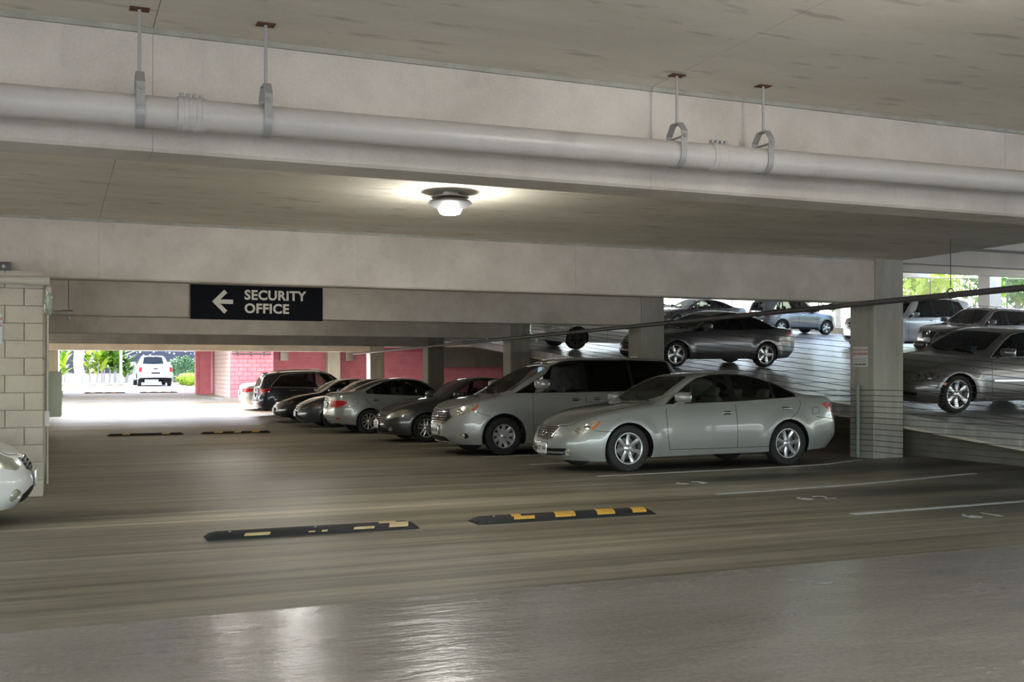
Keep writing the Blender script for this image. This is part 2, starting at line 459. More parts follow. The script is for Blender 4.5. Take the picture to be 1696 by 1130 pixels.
# pink building past the open gap
pb = bpy.data.objects.new('wall_pink', None); link(pb); structure(pb, 'pink painted block walls past the exit')
def blockwall(x0, x1, y, z0, rows, mat, mortar, parent, side=None):
    bw, bh = .4, .2
    mefull = bevbox('block', bw - .012, .05, bh - .012, mat, .008, 1)
    mehalf = bevbox('block', bw / 2 - .012, .05, bh - .012, mat, .008, 1)
    for r in range(rows):
        x = 0; first = True
        Lw = x1 - x0
        while x < Lw - .05:
            w = bw / 2 if (first and r % 2) or x + bw > Lw + .01 else bw
            c = x0 + x + w / 2
            if side is None: obj('block', mefull if w == bw else mehalf, parent, (c, y, z0 + bh * (r + .5)))
            else: obj('block', mefull if w == bw else mehalf, parent, (side, c, z0 + bh * (r + .5)), (0, 0, math.pi / 2))
            x += w; first = False
blockwall(7.55, 9.55, 51.1, .16, 12, M['pink'], M['pinkmortar'], pb)
MB().box(7.57, 9.53, 51.11, 60, .1, 2.6).build('wall_core', M['pinkmortar'], pb)
blockwall(51.1, 56.3, 0, .16, 12, M['white_pink'], M['pinkmortar'], pb, side=7.56)
for r in range(12):
    MB().box(9.55, 24.5, 54, 54.1, .0 + .2 * r + .004, .0 + .2 * r + .196).build('block_course', M['pink'], pb)
MB().box(9.55, 24.5, 54.03, 54.3, -.2, 2.6).build('wall_core', M['pinkmortar'], pb)
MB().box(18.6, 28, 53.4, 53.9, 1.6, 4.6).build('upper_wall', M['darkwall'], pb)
MB().box(6.68, 6.86, 56.6, 57.2, .1, 2.6).build('pink_pier', M['pink'], pb)
MB().box(6.86, 7.4, 56.5, 57.1, .1, 2.6).build('pink_pier', M['pink'], pb)
structure(MB().prism([(7.2, 50.7), (9.6, 50.7), (9.6, 52), (7.55, 52), (7.55, 57.2), (6.6, 57.2), (6.6, 53.5)], 'z', -.2, .16).build('curb', M['ground']), 'concrete curb below the pink block corner')
structure(MB().box(-14, 30, 51, 62, 2.62, 3.4).build('roof', M['beam']), 'second building spanning the driveway')
structure(MB().box(-14, -1.2, 51, 60, -.2, 2.62).build('wall_exit', M['beam']), 'wall closing the far side of the exit')

# ================================================================== PIPES, LAMPS, SIGNS, BUMPS
# large drain pipe with hangers under the slab
PU = 6.08
def pipez(x): return 2.845 + .0085 * x
pp = thing('drain_pipe', 'thick grey painted drain pipe hung below the slab along the near beam', 'pipe', (0, 0, 0))
MB().tube([(-6.5, PU, pipez(-6.5)), (2.4, PU, pipez(2.4)), (13.0, PU, pipez(13))], .085, 28).build('pipe_run', M['galv'], pp, smooth=True)
def coupling(x):
    m_ = MB()
    prof = [(.086, -.075), (.092, -.075), (.092, -.045), (.095, -.043), (.095, -.02), (.092, -.018), (.092, .018), (.095, .02), (.095, .043), (.092, .045), (.092, .075), (.086, .075)]
    m_.lathe(prof, 28, 'x')
    o = m_.build('coupling', M['galv'], pp, (x, PU, pipez(x)), smooth=True)
    for i in range(4):
        obj('clamp_screw', bevbox('clamp_screw', .022, .035, .022, M['hanger'], .004), o, (-.052 + .035 * i, 0, .102))
def xat(px, u):           # across-aisle position seen at image column px in the plane at depth u
    t = (px - 848) / F_PX; c, s = math.cos(YAW), math.sin(YAW)
    Z = u / (c - s * t); return Z * (c * t + s)
for px in (317, 1190): coupling(xat(px, PU))
hang = [(231, 'hanger on the drain pipe, first by the left edge'), (440, 'hanger on the drain pipe just past the first coupling'), (1121, 'hanger on the drain pipe just before the second coupling'), (1264, 'hanger on the drain pipe just past the second coupling')]
rod_me = {}
for px, lab in hang:
    x = xat(px, PU); z = pipez(x)
    h = thing('pipe_hanger', 'steel clevis ' + lab, 'hanger', (x, PU, z), group='clevis hangers of the drain pipe')
    top = zc(PU) - z
    MB().tube([(0, 0, .19), (0, 0, top)], .0095, 10).build('rod', M['hanger'], h, smooth=True)
    # clevis strap loop around the pipe
    m_ = MB(); w = .022; R0, R1 = .088, .094
    pts = [(math.cos(t), math.sin(t)) for t in np.linspace(math.radians(10), math.radians(-190), 26)]
    out = [(.09, .10)] + [(p[0] * R1, p[1] * R1) for p in pts] + [(-.09, .10)]
    inn = [(.084, .10)] + [(p[0] * R0, p[1] * R0) for p in pts] + [(-.084, .10)]
    n = len(out)
    V_ = []
    for (a, b_) in zip(out, inn):
        V_ += [(-w, a[0], a[1]), (w, a[0], a[1]), (w, b_[0], b_[1]), (-w, b_[0], b_[1])]
    Fs = []
    for i in range(n - 1):
        for k in range(4):
            Fs.append((4 * i + k, 4 * i + (k + 1) % 4, 4 * i + 4 + (k + 1) % 4, 4 * i + 4 + k))
    Fs += [(0, 1, 2, 3), (4 * n - 4, 4 * n - 1, 4 * n - 2, 4 * n - 3)]
    m_.add(V_, Fs).build('strap', M['hanger'], h)
    # yoke: bent bridge above the pipe
    yk = [(.098, .08), (.098, .135), (.045, .20), (-.045, .20), (-.098, .135), (-.098, .08), (-.091, .08), (-.091, .13), (-.042, .192), (.042, .192), (.091, .13), (.091, .08)]
    MB().prism(yk, 'x', -w, w).build('yoke', M['hanger'], h)
    MB().tube([(0, -.125, .105), (0, .125, .105)], .008, 8).build('cross_bolt', M['hanger'], h)
    MB().lathe([(0, -.008), (.016, -.008), (.016, .008), (0, .008)], 6, 'y', (0, -.108, .105)).build('nut', M['hanger'], h)
    MB().box(-.05, .05, -.035, .035, top - .006, top - .001).build('anchor_plate', M['rust'], h)

# ceiling lamps
def lamp(x, u, lab):
    t = thing('ceiling_lamp', lab, 'lamp', (x, u, zc(u)), group='round ceiling lamps')
    MB().lathe([(0, -.001), (.09, -.001), (.09, -.05), (.0, -.05)], 24).build('canopy', M['lamphouse'], t, smooth=True)
    MB().lathe([(.06, -.05), (.22, -.095), (.235, -.115), (.225, -.125), (.12, -.185), (.115, -.15), (.05, -.06)], 40).build('housing', M['lamphouse'], t, smooth=True, sharp=50)
    MB().lathe([(0, -.235), (.075, -.235), (.105, -.225), (.13, -.175), (.0, -.175)], 32).build('diffuser', M['diffuser'], t, smooth=True)
    MB().lathe([(0, -.052), (.2, -.052), (.2, -.06), (0, -.06)], 40).build('shadow_disc', M['lampshadow'], t)  # dark disc standing in for the lamp's cast shadow on the slab
    ld = bpy.data.lights.new('lamp_light', 'POINT'); ld.energy = LAMP_W; ld.shadow_soft_size = .13; ld.color = (1, .98, .92)
    lo = bpy.data.objects.new('lamp_light', ld); link(lo, t); lo.location = (0, 0, -.34)
lamp(3.86, 10.75, 'round grey ceiling lamp glowing above the speed bumps')
lamp(3.86, 10.75 - BAY, 'round ceiling lamp overhead, out of the picture')
lamp(3.86, 10.75 + BAY, 'round ceiling lamp hidden behind the first cross beam')
lamp(3.86, 10.75 + 2 * BAY, 'round ceiling lamp hidden behind the sign beam')

# dark sprinkler pipe over the pillar line, with ring hangers
SV, SZ = 11.8, 2.505
def spz(u): return SZ - .012 * (u - 14)
sp = thing('sprinkler_pipe', 'thin dark sprinkler pipe running past the pillars below the beams', 'pipe')
MB().tube([(SV, 2, spz(2)), (SV, 13.2, spz(13.2)), (SV, 45, spz(45))], .045, 16).build('pipe_run', M['darkpipe'], sp, smooth=True)
MB().lathe([(.046, -.05), (.058, -.05), (.058, .05), (.046, .05)], 16, 'y', (SV, 14.3, spz(14.3))).build('coupling', M['darkpipe'], sp, smooth=True)
RHL = ['dark ring hanger on the sprinkler pipe below the long rod by the sign pillar', 'dark ring hanger on the sprinkler pipe above the tail of the coupe', 'dark ring hanger on the sprinkler pipe above the coupe roof', 'dark ring hanger on the sprinkler pipe just left of the second pillar', 'dark ring hanger on the sprinkler pipe in front of the white sedan wheel', 'dark ring hanger on the sprinkler pipe right behind the third pillar', 'farthest dark ring hanger on the sprinkler pipe']
for hi_, u in enumerate((11.75, 16.3, 19.4, 24.0, 26.9, 31.5, 34.5)):
    hg = thing('ring_hanger', RHL[hi_], 'hanger', (SV, u, spz(u)), group='ring hangers of the sprinkler pipe')
    ring = []
    MB().tube([(.07 * math.cos(t), 0, .022 + .07 * math.sin(t)) for t in np.linspace(-math.pi * .8, math.pi * 1.2, 21)], .009, 6, False).build('ring', M['darkpipe'], hg, smooth=True)
    MB().tube([(0, 0, .11), (0, 0, zc(u) - spz(u))], .007, 6).build('rod', M['darkpipe'], hg)

# cable barriers: level one beside the aisle, sloped one along the ramp edge
cb = thing('cable_barrier', 'level steel cable barrier along the pillars beside the parked row', 'barrier')
for i in range(12):
    z = .12 + .092 * i
    MB().tube([(12.42, 3, z), (12.42, 14, z), (12.42, 18.5, z + fz(18.5)), (12.42, 26, z + fz(26)), (12.42, 36, z + fz(36)), (12.42, 45, z + fz(45))], .0055, 6).build('cable', M['cable'], cb)
for u in UK[1:]:
    MB().tube([(12.42, u + .3, fz(u)), (12.42, u + .3, fz(u) + 1.17), (12.435, u + .3, fz(u) + 1.21)], .036, 12).build('post', M['post'], cb, smooth=True)
cr = thing('cable_barrier', 'sloping steel cable barrier along the edge of the ramp', 'barrier')
for i in range(11):
    z = .12 + .1 * i
    MB().tube([(13.22, 6.5, rz(6.5) + z), (13.22, 46, rz(46) + z)], .0055, 6).build('cable', M['cable'], cr)
for u in UK[1:]:
    MB().box(13.18, 13.26, u + .68, u + .76, rz(u + .7) - .01, rz(u + .7) + 1.2).build('post', M['post'], cr)

# security office sign on the second beam
su = UK[3] - .05
sx0, sx1 = xat(316, su), xat(534, su)
sw, shh = sx1 - sx0, .70
zbot = zc(UK[3]) - .73 - .03
sg = thing('direction_sign', 'black SECURITY OFFICE sign with a left arrow on the beam', 'sign', ((sx0 + sx1) / 2, su, zbot + shh / 2))
MB().box(-sw / 2, sw / 2, -.012, .045, -shh / 2, shh / 2).build('panel', M['signblack'], sg)
for word, dz in (('SECURITY', .135), ('OFFICE', -.13)):
    obj('lettering', textmesh(word, .262, M['signtext'], .003, .008, 'LEFT', 1.06), sg, (-sw / 2 + sw * .395, -.016, dz), (math.pi / 2, 0, 0))
ax = -sw / 2 + sw * .155
arrow = [(0, 0), (.21, .215), (.285, .215), (.285, .20), (.135, .045), (.40, .045), (.40, -.045), (.135, -.045), (.285, -.20), (.285, -.215), (.21, -.215)]
arrow = [(0, 0), (.23, .235), (.29, .175), (.155, .042), (.40, .042), (.40, -.042), (.155, -.042), (.29, -.175), (.23, -.235)]
MB().prism([(ax + p[0], p[1]) for p in arrow], 'y', -.019, -.012).build('arrow', M['signtext'], sg)

# tow away signs
def towsign(lab, loc, rot):
    t = thing('parking_sign', lab, 'sign', loc, rot)
    obj('plate', bevbox('plate', .36, .006, .34, M['signwhite'], .003), t)
    for txt, z, sz, mat, bo in (('TOW AWAY ZONE', .115, .042, 'red', .0006), ('NO PARKING', .048, .058, 'red', .0012), ('UNAUTHORIZED VEHICLES WILL BE', -.038, .0185, 'ink', 0), ('TOWED AT OWNERS EXPENSE', -.075, .0185, 'ink', 0)):
        obj('lettering', textmesh(txt, sz, M[mat], .0005, bo), t, (0, -.0042, z), (math.pi / 2, 0, 0))
    xx = -.155
    for w_ in (.035, .05, .03, .05, .028, .06, .02):
        MB().box(xx, xx + w_ - .006, -.0046, -.003, -.137, -.115).build('print_bar', M['ink'], t); xx += w_ + .005
towsign('white TOW AWAY ZONE sign with red letters on the concrete pillar', (12.49, 14.1 + .32, 1.99 - .31), (0, 0, -math.pi / 2))
towsign('white tow away sign on the cream block wall, cut by the picture edge', (-.705, 13.59, 1.93), (0, 0, 0))

# rubber speed bumps
def bump_prof(L):
    n = 9; pts = [(.15 * math.cos(t), .055 * math.sin(t)) for t in np.linspace(0, math.pi, n)]
    return pts
def speed_bump(x0, x1, u, lab, pats, mat='yellow', worn=False):
    L = x1 - x0
    t = thing('speed_bump', lab, 'speed bump', (x0, u, fz(u)), group='rubber speed bumps')
    secs = [(0, .25), (.035, .75), (.09, 1), (L - .09, 1), (L - .035, .75), (L, .25)]
    prof = [(-.155, 0), (-.155, .012)] + [(-.145 * math.cos(a), .012 + .046 * math.sin(a)) for a in np.linspace(.12, math.pi - .12, 9)] + [(.155, .012), (.155, 0)]
    m_ = MB(); n = len(prof); V_ = []; Fs = []
    for (x, s_) in secs:
        V_ += [(x, p[0] * (.9 + .1 * s_), p[1] * s_ + .0) for p in prof]
    for i in range(len(secs) - 1):
        for k in range(n - 1):
            Fs.append((i * n + k, i * n + k + 1, i * n + n + k + 1, i * n + n + k))
    Fs += [tuple(range(n)), tuple(range((len(secs) - 1) * n, len(secs) * n))[::-1]]
    m_.add(V_, Fs).build('rubber_body', M['rubber'], t, smooth=True, sharp=60)
    for (a, b_, c0, c1, mt) in pats:        # patches from x=a..b at fraction c0..c1 of the hump
        V_ = []; Fs = []; K = 8
        for i in range(K + 1):
            w = c0 + (c1 - c0) * i / K; ang = .12 + (math.pi - .24) * w
            y, z = -.1475 * math.cos(ang), .0135 + .0465 * math.sin(ang)
            sl = .10 * w
            V_ += [(a + sl, y, z), (b_ + sl, y, z), (b_ + sl, y, z + .0015), (a + sl, y, z + .0015)]
        for i in range(K):
            for k in range(4):
                Fs.append((4 * i + k, 4 * i + (k + 1) % 4, 4 * i + 4 + (k + 1) % 4, 4 * i + 4 + k))
        Fs += [(0, 1, 2, 3), (4 * K + 3, 4 * K + 2, 4 * K + 1, 4 * K)]
        MB().add(V_, Fs).build('paint_patch', M[mt], t)
    bolt = bevbox('bolt', .022, .022, .006, M['hanger'], .002)
    for x in (.2, L / 2, L - .2):
        obj('bolt', bolt, t, (x, -.04, .058))
speed_bump(1.22, 3.12, 9.66, 'mostly black worn speed bump in the middle of the near aisle', [(.30, .52, .05, .22, 'tan'), (.86, .92, .05, .12, 'tan'), (.98, 1.03, .04, .14, 'tan'), (1.27, 1.46, .05, .2, 'tan'), (1.60, 1.78, .06, .40, 'tan'), (1.50, 1.66, .36, .85, 'tan'), (.26, .40, .62, .7, 'tan')])
speed_bump(3.70, 5.64, 9.66, 'black speed bump with bold yellow stripes toward the parked silver sedan', [(.36, .58, .08, .3, 'yellow'), (.34, .44, .3, .62, 'yellow'), (.80, 1.02, .08, .92, 'yellow'), (1.26, 1.46, .08, .92, 'yellow'), (1.66, 1.82, .08, .92, 'yellow')])
pat = [(.30, .52, .06, .9, 'tan'), (.82, 1.0, .06, .9, 'tan'), (1.28, 1.48, .06, .9, 'yellow')]
um = 29.4
speed_bump(1.28, 3.15, um, 'farther speed bump with faded stripes on the side of the block wall', [(.34, .52, .06, .8, 'tan'), (1.3, 1.5, .06, .5, 'tan')])
speed_bump(3.6, 5.4, um, 'farther striped speed bump on the side of the parked row', pat)
uf = 58.3
speed_bump(1.45, 3.4, uf, 'farthest speed bump in the daylight on the side of the tree', pat)
speed_bump(4.1, 5.95, uf, 'farthest speed bump in the daylight behind the white pickup', pat)

# parking lines and stall numbers
def pline(pts, lab, w=.10):
    m_ = MB(); V_ = []; Fs = []
    for i, (x, y) in enumerate(pts):
        z = fz(y)
        V_ += [(x, y - w / 2, z), (x, y + w / 2, z), (x, y + w / 2, z + .003), (x, y - w / 2, z + .003)]
    for i in range(len(pts) - 1):
        for k in range(4): Fs.append((4 * i + k, 4 * i + (k + 1) % 4, 4 * i + 4 + (k + 1) % 4, 4 * i + 4 + k))
    n = len(pts)
    Fs += [(0, 3, 2, 1), (4 * n - 4, 4 * n - 3, 4 * n - 2, 4 * n - 1)]
    m_.add(V_, Fs)
    tag(m_.build('parking_line', M['paintline']), lab, 'marking', 'white parking lines')
pline([(7.48, 8.75), (12.3, 8.95)], 'white parking line running out of the picture at the lower edge of the stalls')
pline([(7.2, 10.78), (9.5, 11.0), (12.0, 11.5)], 'white parking line in the middle of the empty stalls')
pline([(6.9, 13.22), (9.6, 13.35), (11.0, 13.5), (12.1, 13.95)], 'white parking line beside the near wheels of the silver sedan')
pline([(7.0, 15.7), (12.3, 15.9)], 'white parking line between the silver sedan and the minivan, under the sedan nose', .09)
pline([(7.1, 18.05), (12.3, 18.2)], 'white parking line beside the front wheel of the minivan', .09)
for u, a in ((21.0, 'front wheel of the dark grey sedan'), (22.6, 'dark grey sedan, far side'), (26.7, 'rear wheel of the silver compact sedan'), (31.0, 'nose of the second black sedan'), (34.6, 'nose of the first black sedan'), (38.8, 'tail of the dark blue suv')):
    pline([(6.9, u), (12.3, u + .1)], 'white parking line by the ' + a, .09)
for (x, u, s_) in ((8.35, 8.15, '61'), (7.75, 10.0, '62'), (7.35, 11.95, '63')):
    me = textmesh(s_, .38, M['paintline'], .0015, 0, 'CENTER', 1.5)
    o = obj('stall_number', me, None, (x + .25, u, .0025))
    tag(o, {'61': 'white painted stall number in the dark stain of the lowest stall', '62': 'white painted stall number in the middle stall', '63': 'white painted stall number in front of the silver sedan'}[s_], 'marking', 'painted stall numbers')
# ramp lines
def rline(x0, x1, u, lab):
    w = .1
    o = MB().hexa([(x0, u - w / 2, rz(u - w / 2)), (x1, u - w / 2, rz(u - w / 2)), (x1, u + w / 2, rz(u + w / 2)), (x0, u + w / 2, rz(u + w / 2)),
               (x0, u - w / 2, rz(u - w / 2) + .003), (x1, u - w / 2, rz(u - w / 2) + .003), (x1, u + w / 2, rz(u + w / 2) + .003), (x0, u + w / 2, rz(u + w / 2) + .003)]).build('parking_line', M['paintline'])
    tag(o, lab, 'marking', 'white parking lines on the ramp')
for i, u in enumerate((16.9, 19.4, 22.4, 25.6, 28.6, 32.0)):
    rline(13.6, 18.9, u, ['white line on the ramp next to the grey sedan behind the cables', 'white line on the ramp, second above the grey sedan', 'white line on the ramp just below the dark coupe', 'white line on the ramp just above the dark coupe', 'white line on the ramp below the white sedan', 'white line on the ramp above the white sedan'][i])
for i, u in enumerate((25.6, 29.6, 34.6, 41.0)):
    rline(29.0, 35.2, u, ['white line on the ramp below the grey Crossover', 'white line on the ramp between crossover and silver SUV', 'white line on the ramp above the silver SUV', 'white line on the ramp above the blue-grey crossover'][i].lower())

# things on the left block wall
wp = thing('wall_pipe', 'cream plastic pipe along the top of the block wall', 'pipe', (0, 0, 0))
MB().tube([(-4.5, 13.52, 2.485), (-.26, 13.52, 2.485)], .048, 16).build('pipe_run', M['pvc'], wp, smooth=True)
MB().tube([(-.27, 13.52, 2.485), (-.03, 13.52, 2.485)], .056, 16).build('pipe_end_cap', M['pvc'], wp, smooth=True)
jl = thing('wall_lamp', 'small clear jar lamp hanging at the corner of the block wall', 'lamp', (-.045, 13.62, 2.40))
MB().lathe([(.0, .03), (.03, .03), (.035, 0), (.035, -.04), (0, -.04)], 16).build('socket', M['conduit'], jl, smooth=True)
MB().lathe([(.036, -.04), (.042, -.07), (.045, -.25), (.03, -.30), (0, -.305)], 20).build('jar_globe', M['jar'], jl, smooth=True)
MB().lathe([(0, -.06), (.02, -.07), (.025, -.15), (0, -.2)], 12).build('bulb', plain('bulb_glass', (.8, .8, .7), .2), jl, smooth=True)
cd = thing('conduit', 'grey steel conduits climbing the aisle side of the block wall', 'conduit', (0, 0, 0))
for yy, r, z0, z1 in ((13.9, .018, .95, 2.1), (14.6, .014, .05, 2.5), (15.4, .012, 1.0, 2.5)):
    MB().tube([(-.06, yy, z0), (-.06, yy, z1)], r, 8).build('conduit_run', M['conduit'], cd, smooth=True)
MB().box(-.085, -.035, 13.86, 13.94, .80, .98).build('junction_box', M['conduit'], cd)
ec = thing('electrical_cabinet', 'pale green electrical cabinet on the side of the block wall', 'cabinet', (-.085, 17.0, .78))
obj('cabinet_body', bevbox('cabinet_body', .2, .5, .66, M['cabinet'], .008), ec, (.1, .25, .33))
obj('cabinet_door', bevbox('cabinet_door', .012, .46, .62, M['cabinet'], .004), ec, (.205, .25, .33))
MB().box(.2, .225, .04, .07, .28, .38).build('latch', M['conduit'], ec)
MB().box(-.0, .02, -.02, .0, .05, .15).build('hinge', M['conduit'], ec); MB().box(-.0, .02, -.02, .0, .48, .6).build('hinge', M['conduit'], ec)
sk = thing('sprinkler_branch', 'short branch pipe with a sprinkler head below the beam by the wall', 'pipe', (-.1, 16.5, 2.27))
MB().tube([(0, 0, 0), (.33, 0, 0)], .033, 14).build('pipe_run', M['conduit'], sk, smooth=True)
MB().tube([(.22, 0, 0), (.37, 0, 0)], .043, 14).build('elbow', M['conduit'], sk, smooth=True)
MB().lathe([(0, -.05), (.012, -.05), (.012, -.085), (.03, -.09), (.03, -.095), (0, -.1)], 12, 'z', (.31, 0, 0)).build('sprinkler_head', M['conduit'], sk, smooth=True)
MB().tube([(.31, 0, .03), (.31, 0, .98)], .006, 6).build('rod', M['darkpipe'], sk)
bx = thing('junction_box', 'small dark steel box on the beam above the block wall', 'box', (-.62, 14.1, 2.68))
obj('box_body', bevbox('box_body', .34, .09, .11, M['darkpipe'], .006), bx, (0, -.045, 0))
MB().lathe([(0, -.01), (.02, -.01), (.02, 0), (0, 0)], 12, 'y', (.09, -.09, 0)).build('knockout', M['conduit'], bx)

# boxes and racks on the pink wall
for i, (x, z) in enumerate(((10.6, 2.15), (13.9, 2.15), (12.1, 1.35))):
    t = thing('wall_box', ['pale metal box high on the pink wall behind the dark blue suv', 'pale metal box high on the pink wall past the far pillar', 'small grey meter box low on the pink wall'][i], 'box', (x, 53.98, z))
    obj('box_body', bevbox('box_body', .42 if i < 2 else .5, .2, .5 if i < 2 else .3, M['conduit'], .01), t, (0, -.1, 0))
    obj('box_lid', bevbox('box_lid', .38 if i < 2 else .46, .02, .45 if i < 2 else .26, M['conduit'], .006), t, (0, -.205, 0))
rk = thing('wall_rack', 'thin pipe rack under the ceiling at the pink block corner', 'pipe rack', (8.5, 50.9, 2.2))
for i in range(2): MB().tube([(-.9, -.1 * i, .1 * i), (.9, -.1 * i, .1 * i)], .035, 8).build('pipe_run', M['darkpipe'], rk)
for x in (-.6, 0, .6): MB().box(x - .02, x + .02, -.2, .2, -.1, .22).build('bracket', M['darkpipe'], rk)
# pillar plates
for u, z in ((UK[4], .95), (UK[5], .75), (UK[3], 1.62)):
    t = thing('pillar_plate', {UK[4]: 'small white notice plate on the pillar behind the minivan windshield', UK[5]: 'small white notice plate on the pillar behind the silver compact sedan', UK[3]: 'small white notice plate on the pillar above the minivan roof'}[u], 'sign', (12.49, u + .3, z))
    obj('plate', bevbox('plate', .01, .3, .32, M['signwhite'], .003), t)
    MB().box(-.008, -.005, -.12, .12, .06, .09).build('print_line', M['ink'], t); MB().box(-.008, -.005, -.12, .12, -.06, -.04).build('print_line', M['ink'], t)

# ================================================================== CARS
def pchip(xs, ys):
    xs = np.asarray(xs, float); ys = np.asarray(ys, float)
    h = np.diff(xs); dl = np.diff(ys) / h
    m = np.zeros_like(ys)
    for i in range(1, len(xs) - 1):
        if dl[i - 1] * dl[i] > 0:
            w1, w2 = 2 * h[i] + h[i - 1], h[i] + 2 * h[i - 1]
            m[i] = (w1 + w2) / (w1 / dl[i - 1] + w2 / dl[i])
    m[0], m[-1] = dl[0], dl[-1]
    def f(x):
        x = np.clip(np.asarray(x, float), xs[0], xs[-1])
        i = np.clip(np.searchsorted(xs, x, side='right') - 1, 0, len(xs) - 2)
        t = (x - xs[i]) / h[i]
        return ((1 + 2 * t) * (1 - t) ** 2 * ys[i] + t * (1 - t) ** 2 * h[i] * m[i] + t * t * (3 - 2 * t) * ys[i + 1] + t * t * (t - 1) * h[i] * m[i + 1])
    return f
def prof(pts): return pchip([p[0] for p in pts], [p[1] for p in pts])
def sstep(a, b, x):
    t = np.clip((x - a) / (b - a), 0, 1); return t * t * (3 - 2 * t)
def pip(q, poly):
    x, y = q[..., 0], q[..., 1]; ins = np.zeros(x.shape, bool); n = len(poly)
    for i in range(n):
        x1, y1 = poly[i]; x2, y2 = poly[(i + 1) % n]
        if y1 == y2: continue
        c = ((y1 > y) != (y2 > y)) & (x < (x2 - x1) * (y - y1) / (y2 - y1) + x1)
        ins ^= c
    return ins
def nearest_on(poly, q):
    best = np.full(len(q), 1e9); out = q.copy(); n = len(poly)
    for i in range(n):
        a = np.array(poly[i], float); b = np.array(poly[(i + 1) % n], float); d = b - a; L2 = (d * d).sum()
        if L2 < 1e-12: continue
        t = np.clip(((q - a) @ d) / L2, 0, 1); p = a + t[:, None] * d
        ds = ((p - q) ** 2).sum(1); k = ds < best
        best[k] = ds[k]; out[k] = p[k]
    return out
def circle(cx, cz, r, n=40): return [(cx + r * math.cos(t), cz + r * math.sin(t)) for t in np.linspace(0, 2 * math.pi, n, endpoint=False)]

CM = {}
def paint(name, col, metal=.35, rough=.35):
    if name not in CM: CM[name] = plain('paint_' + name, col, rough, metal, coat=1.0, coatr=.04)
    return CM[name]
def glassmat(name, tint, refl=1.0):
    m, nt, b = newmat(name)
    N, L = nt.nodes, nt.links
    N.remove(b)
    tr = N.new('ShaderNodeBsdfTransparent'); tr.inputs[0].default_value = (*tint, 1)
    gl = N.new('ShaderNodeBsdfGlossy'); gl.inputs['Roughness'].default_value = .02; gl.inputs[0].default_value = (refl, refl, refl, 1)
    fr = N.new('ShaderNodeFresnel'); fr.inputs[0].default_value = 1.45
    mx = N.new('ShaderNodeMixShader')
    L.new(fr.outputs[0], mx.inputs[0]); L.new(tr.outputs[0], mx.inputs[1]); L.new(gl.outputs[0], mx.inputs[2])
    L.new(mx.outputs[0], N['Material Output'].inputs[0])
    return m
CM['glass'] = glassmat('car_glass', (.42, .47, .45))
CM['privacy'] = glassmat('privacy_glass', (.05, .05, .055))
CM['trim'] = plain('black_trim', (.008, .008, .008), .45, spec=.25)
CM['under'] = plain('underbody_black', (.008, .008, .008), .9)
CM['tyre'] = plain('tyre_rubber', (.018, .018, .018), .75)
CM['alloy'] = plain('alloy_wheel', (.62, .62, .62), .28, .75)
CM['alloyd'] = plain('dark_wheel', (.10, .10, .10), .4, .6)
CM['steel'] = plain('black_steel_wheel', (.02, .02, .02), .5, .2)
CM['plasticwheel'] = plain('silver_hubcap', (.52, .53, .56), .3, .5)
CM['chrome'] = plain('chrome', (.8, .8, .8), .1, 1)
CM['mirrorg'] = plain('mirror_glass', (.6, .6, .6), .03, 1)
CM['seat'] = plain('grey_upholstery', (.42, .40, .35), .8)
CM['seatd'] = plain('dark_upholstery', (.05, .05, .05), .8)
CM['lining'] = plain('cabin_lining', (.10, .10, .095), .85)
CM['amber'] = plain('amber_lens', (.55, .13, .015), .15, coat=1)
CM['redlens'] = plain('red_lens', (.50, .006, .01), .25, coat=.4)
CM['plate'] = plain('plate_white', (.62, .63, .60), .4)
CM['platetext'] = plain('plate_ink', (.05, .06, .05), .5)
def lampmat(name, c1, c2, scale):
    m, nt, b = newmat(name); N, L = nt.nodes, nt.links
    tc = N.new('ShaderNodeTexCoord'); v = N.new('ShaderNodeTexVoronoi'); v.inputs['Scale'].default_value = scale
    L.new(tc.outputs['Object'], v.inputs[0])
    r = N.new('ShaderNodeValToRGB'); r.color_ramp.elements[0].color = (*c1, 1); r.color_ramp.elements[1].color = (*c2, 1); r.color_ramp.elements[1].position = .7
    L.new(v.outputs['Distance'], r.inputs[0]); L.new(r.outputs[0], b.inputs['Base Color'])
    setp(b, rough=.25, metal=.35, coat=1, coatr=.03)
    return m
CM['headlamp'] = lampmat('headlamp_lens', (.60, .60, .50), (.36, .36, .28), 16)
CM['headlampd'] = lampmat('dark_headlamp_lens', (.22, .22, .21), (.05, .05, .05), 14)
CM['tailclear'] = lampmat('clear_tail_lens', (.8, .75, .75), (.4, .1, .1), 14)

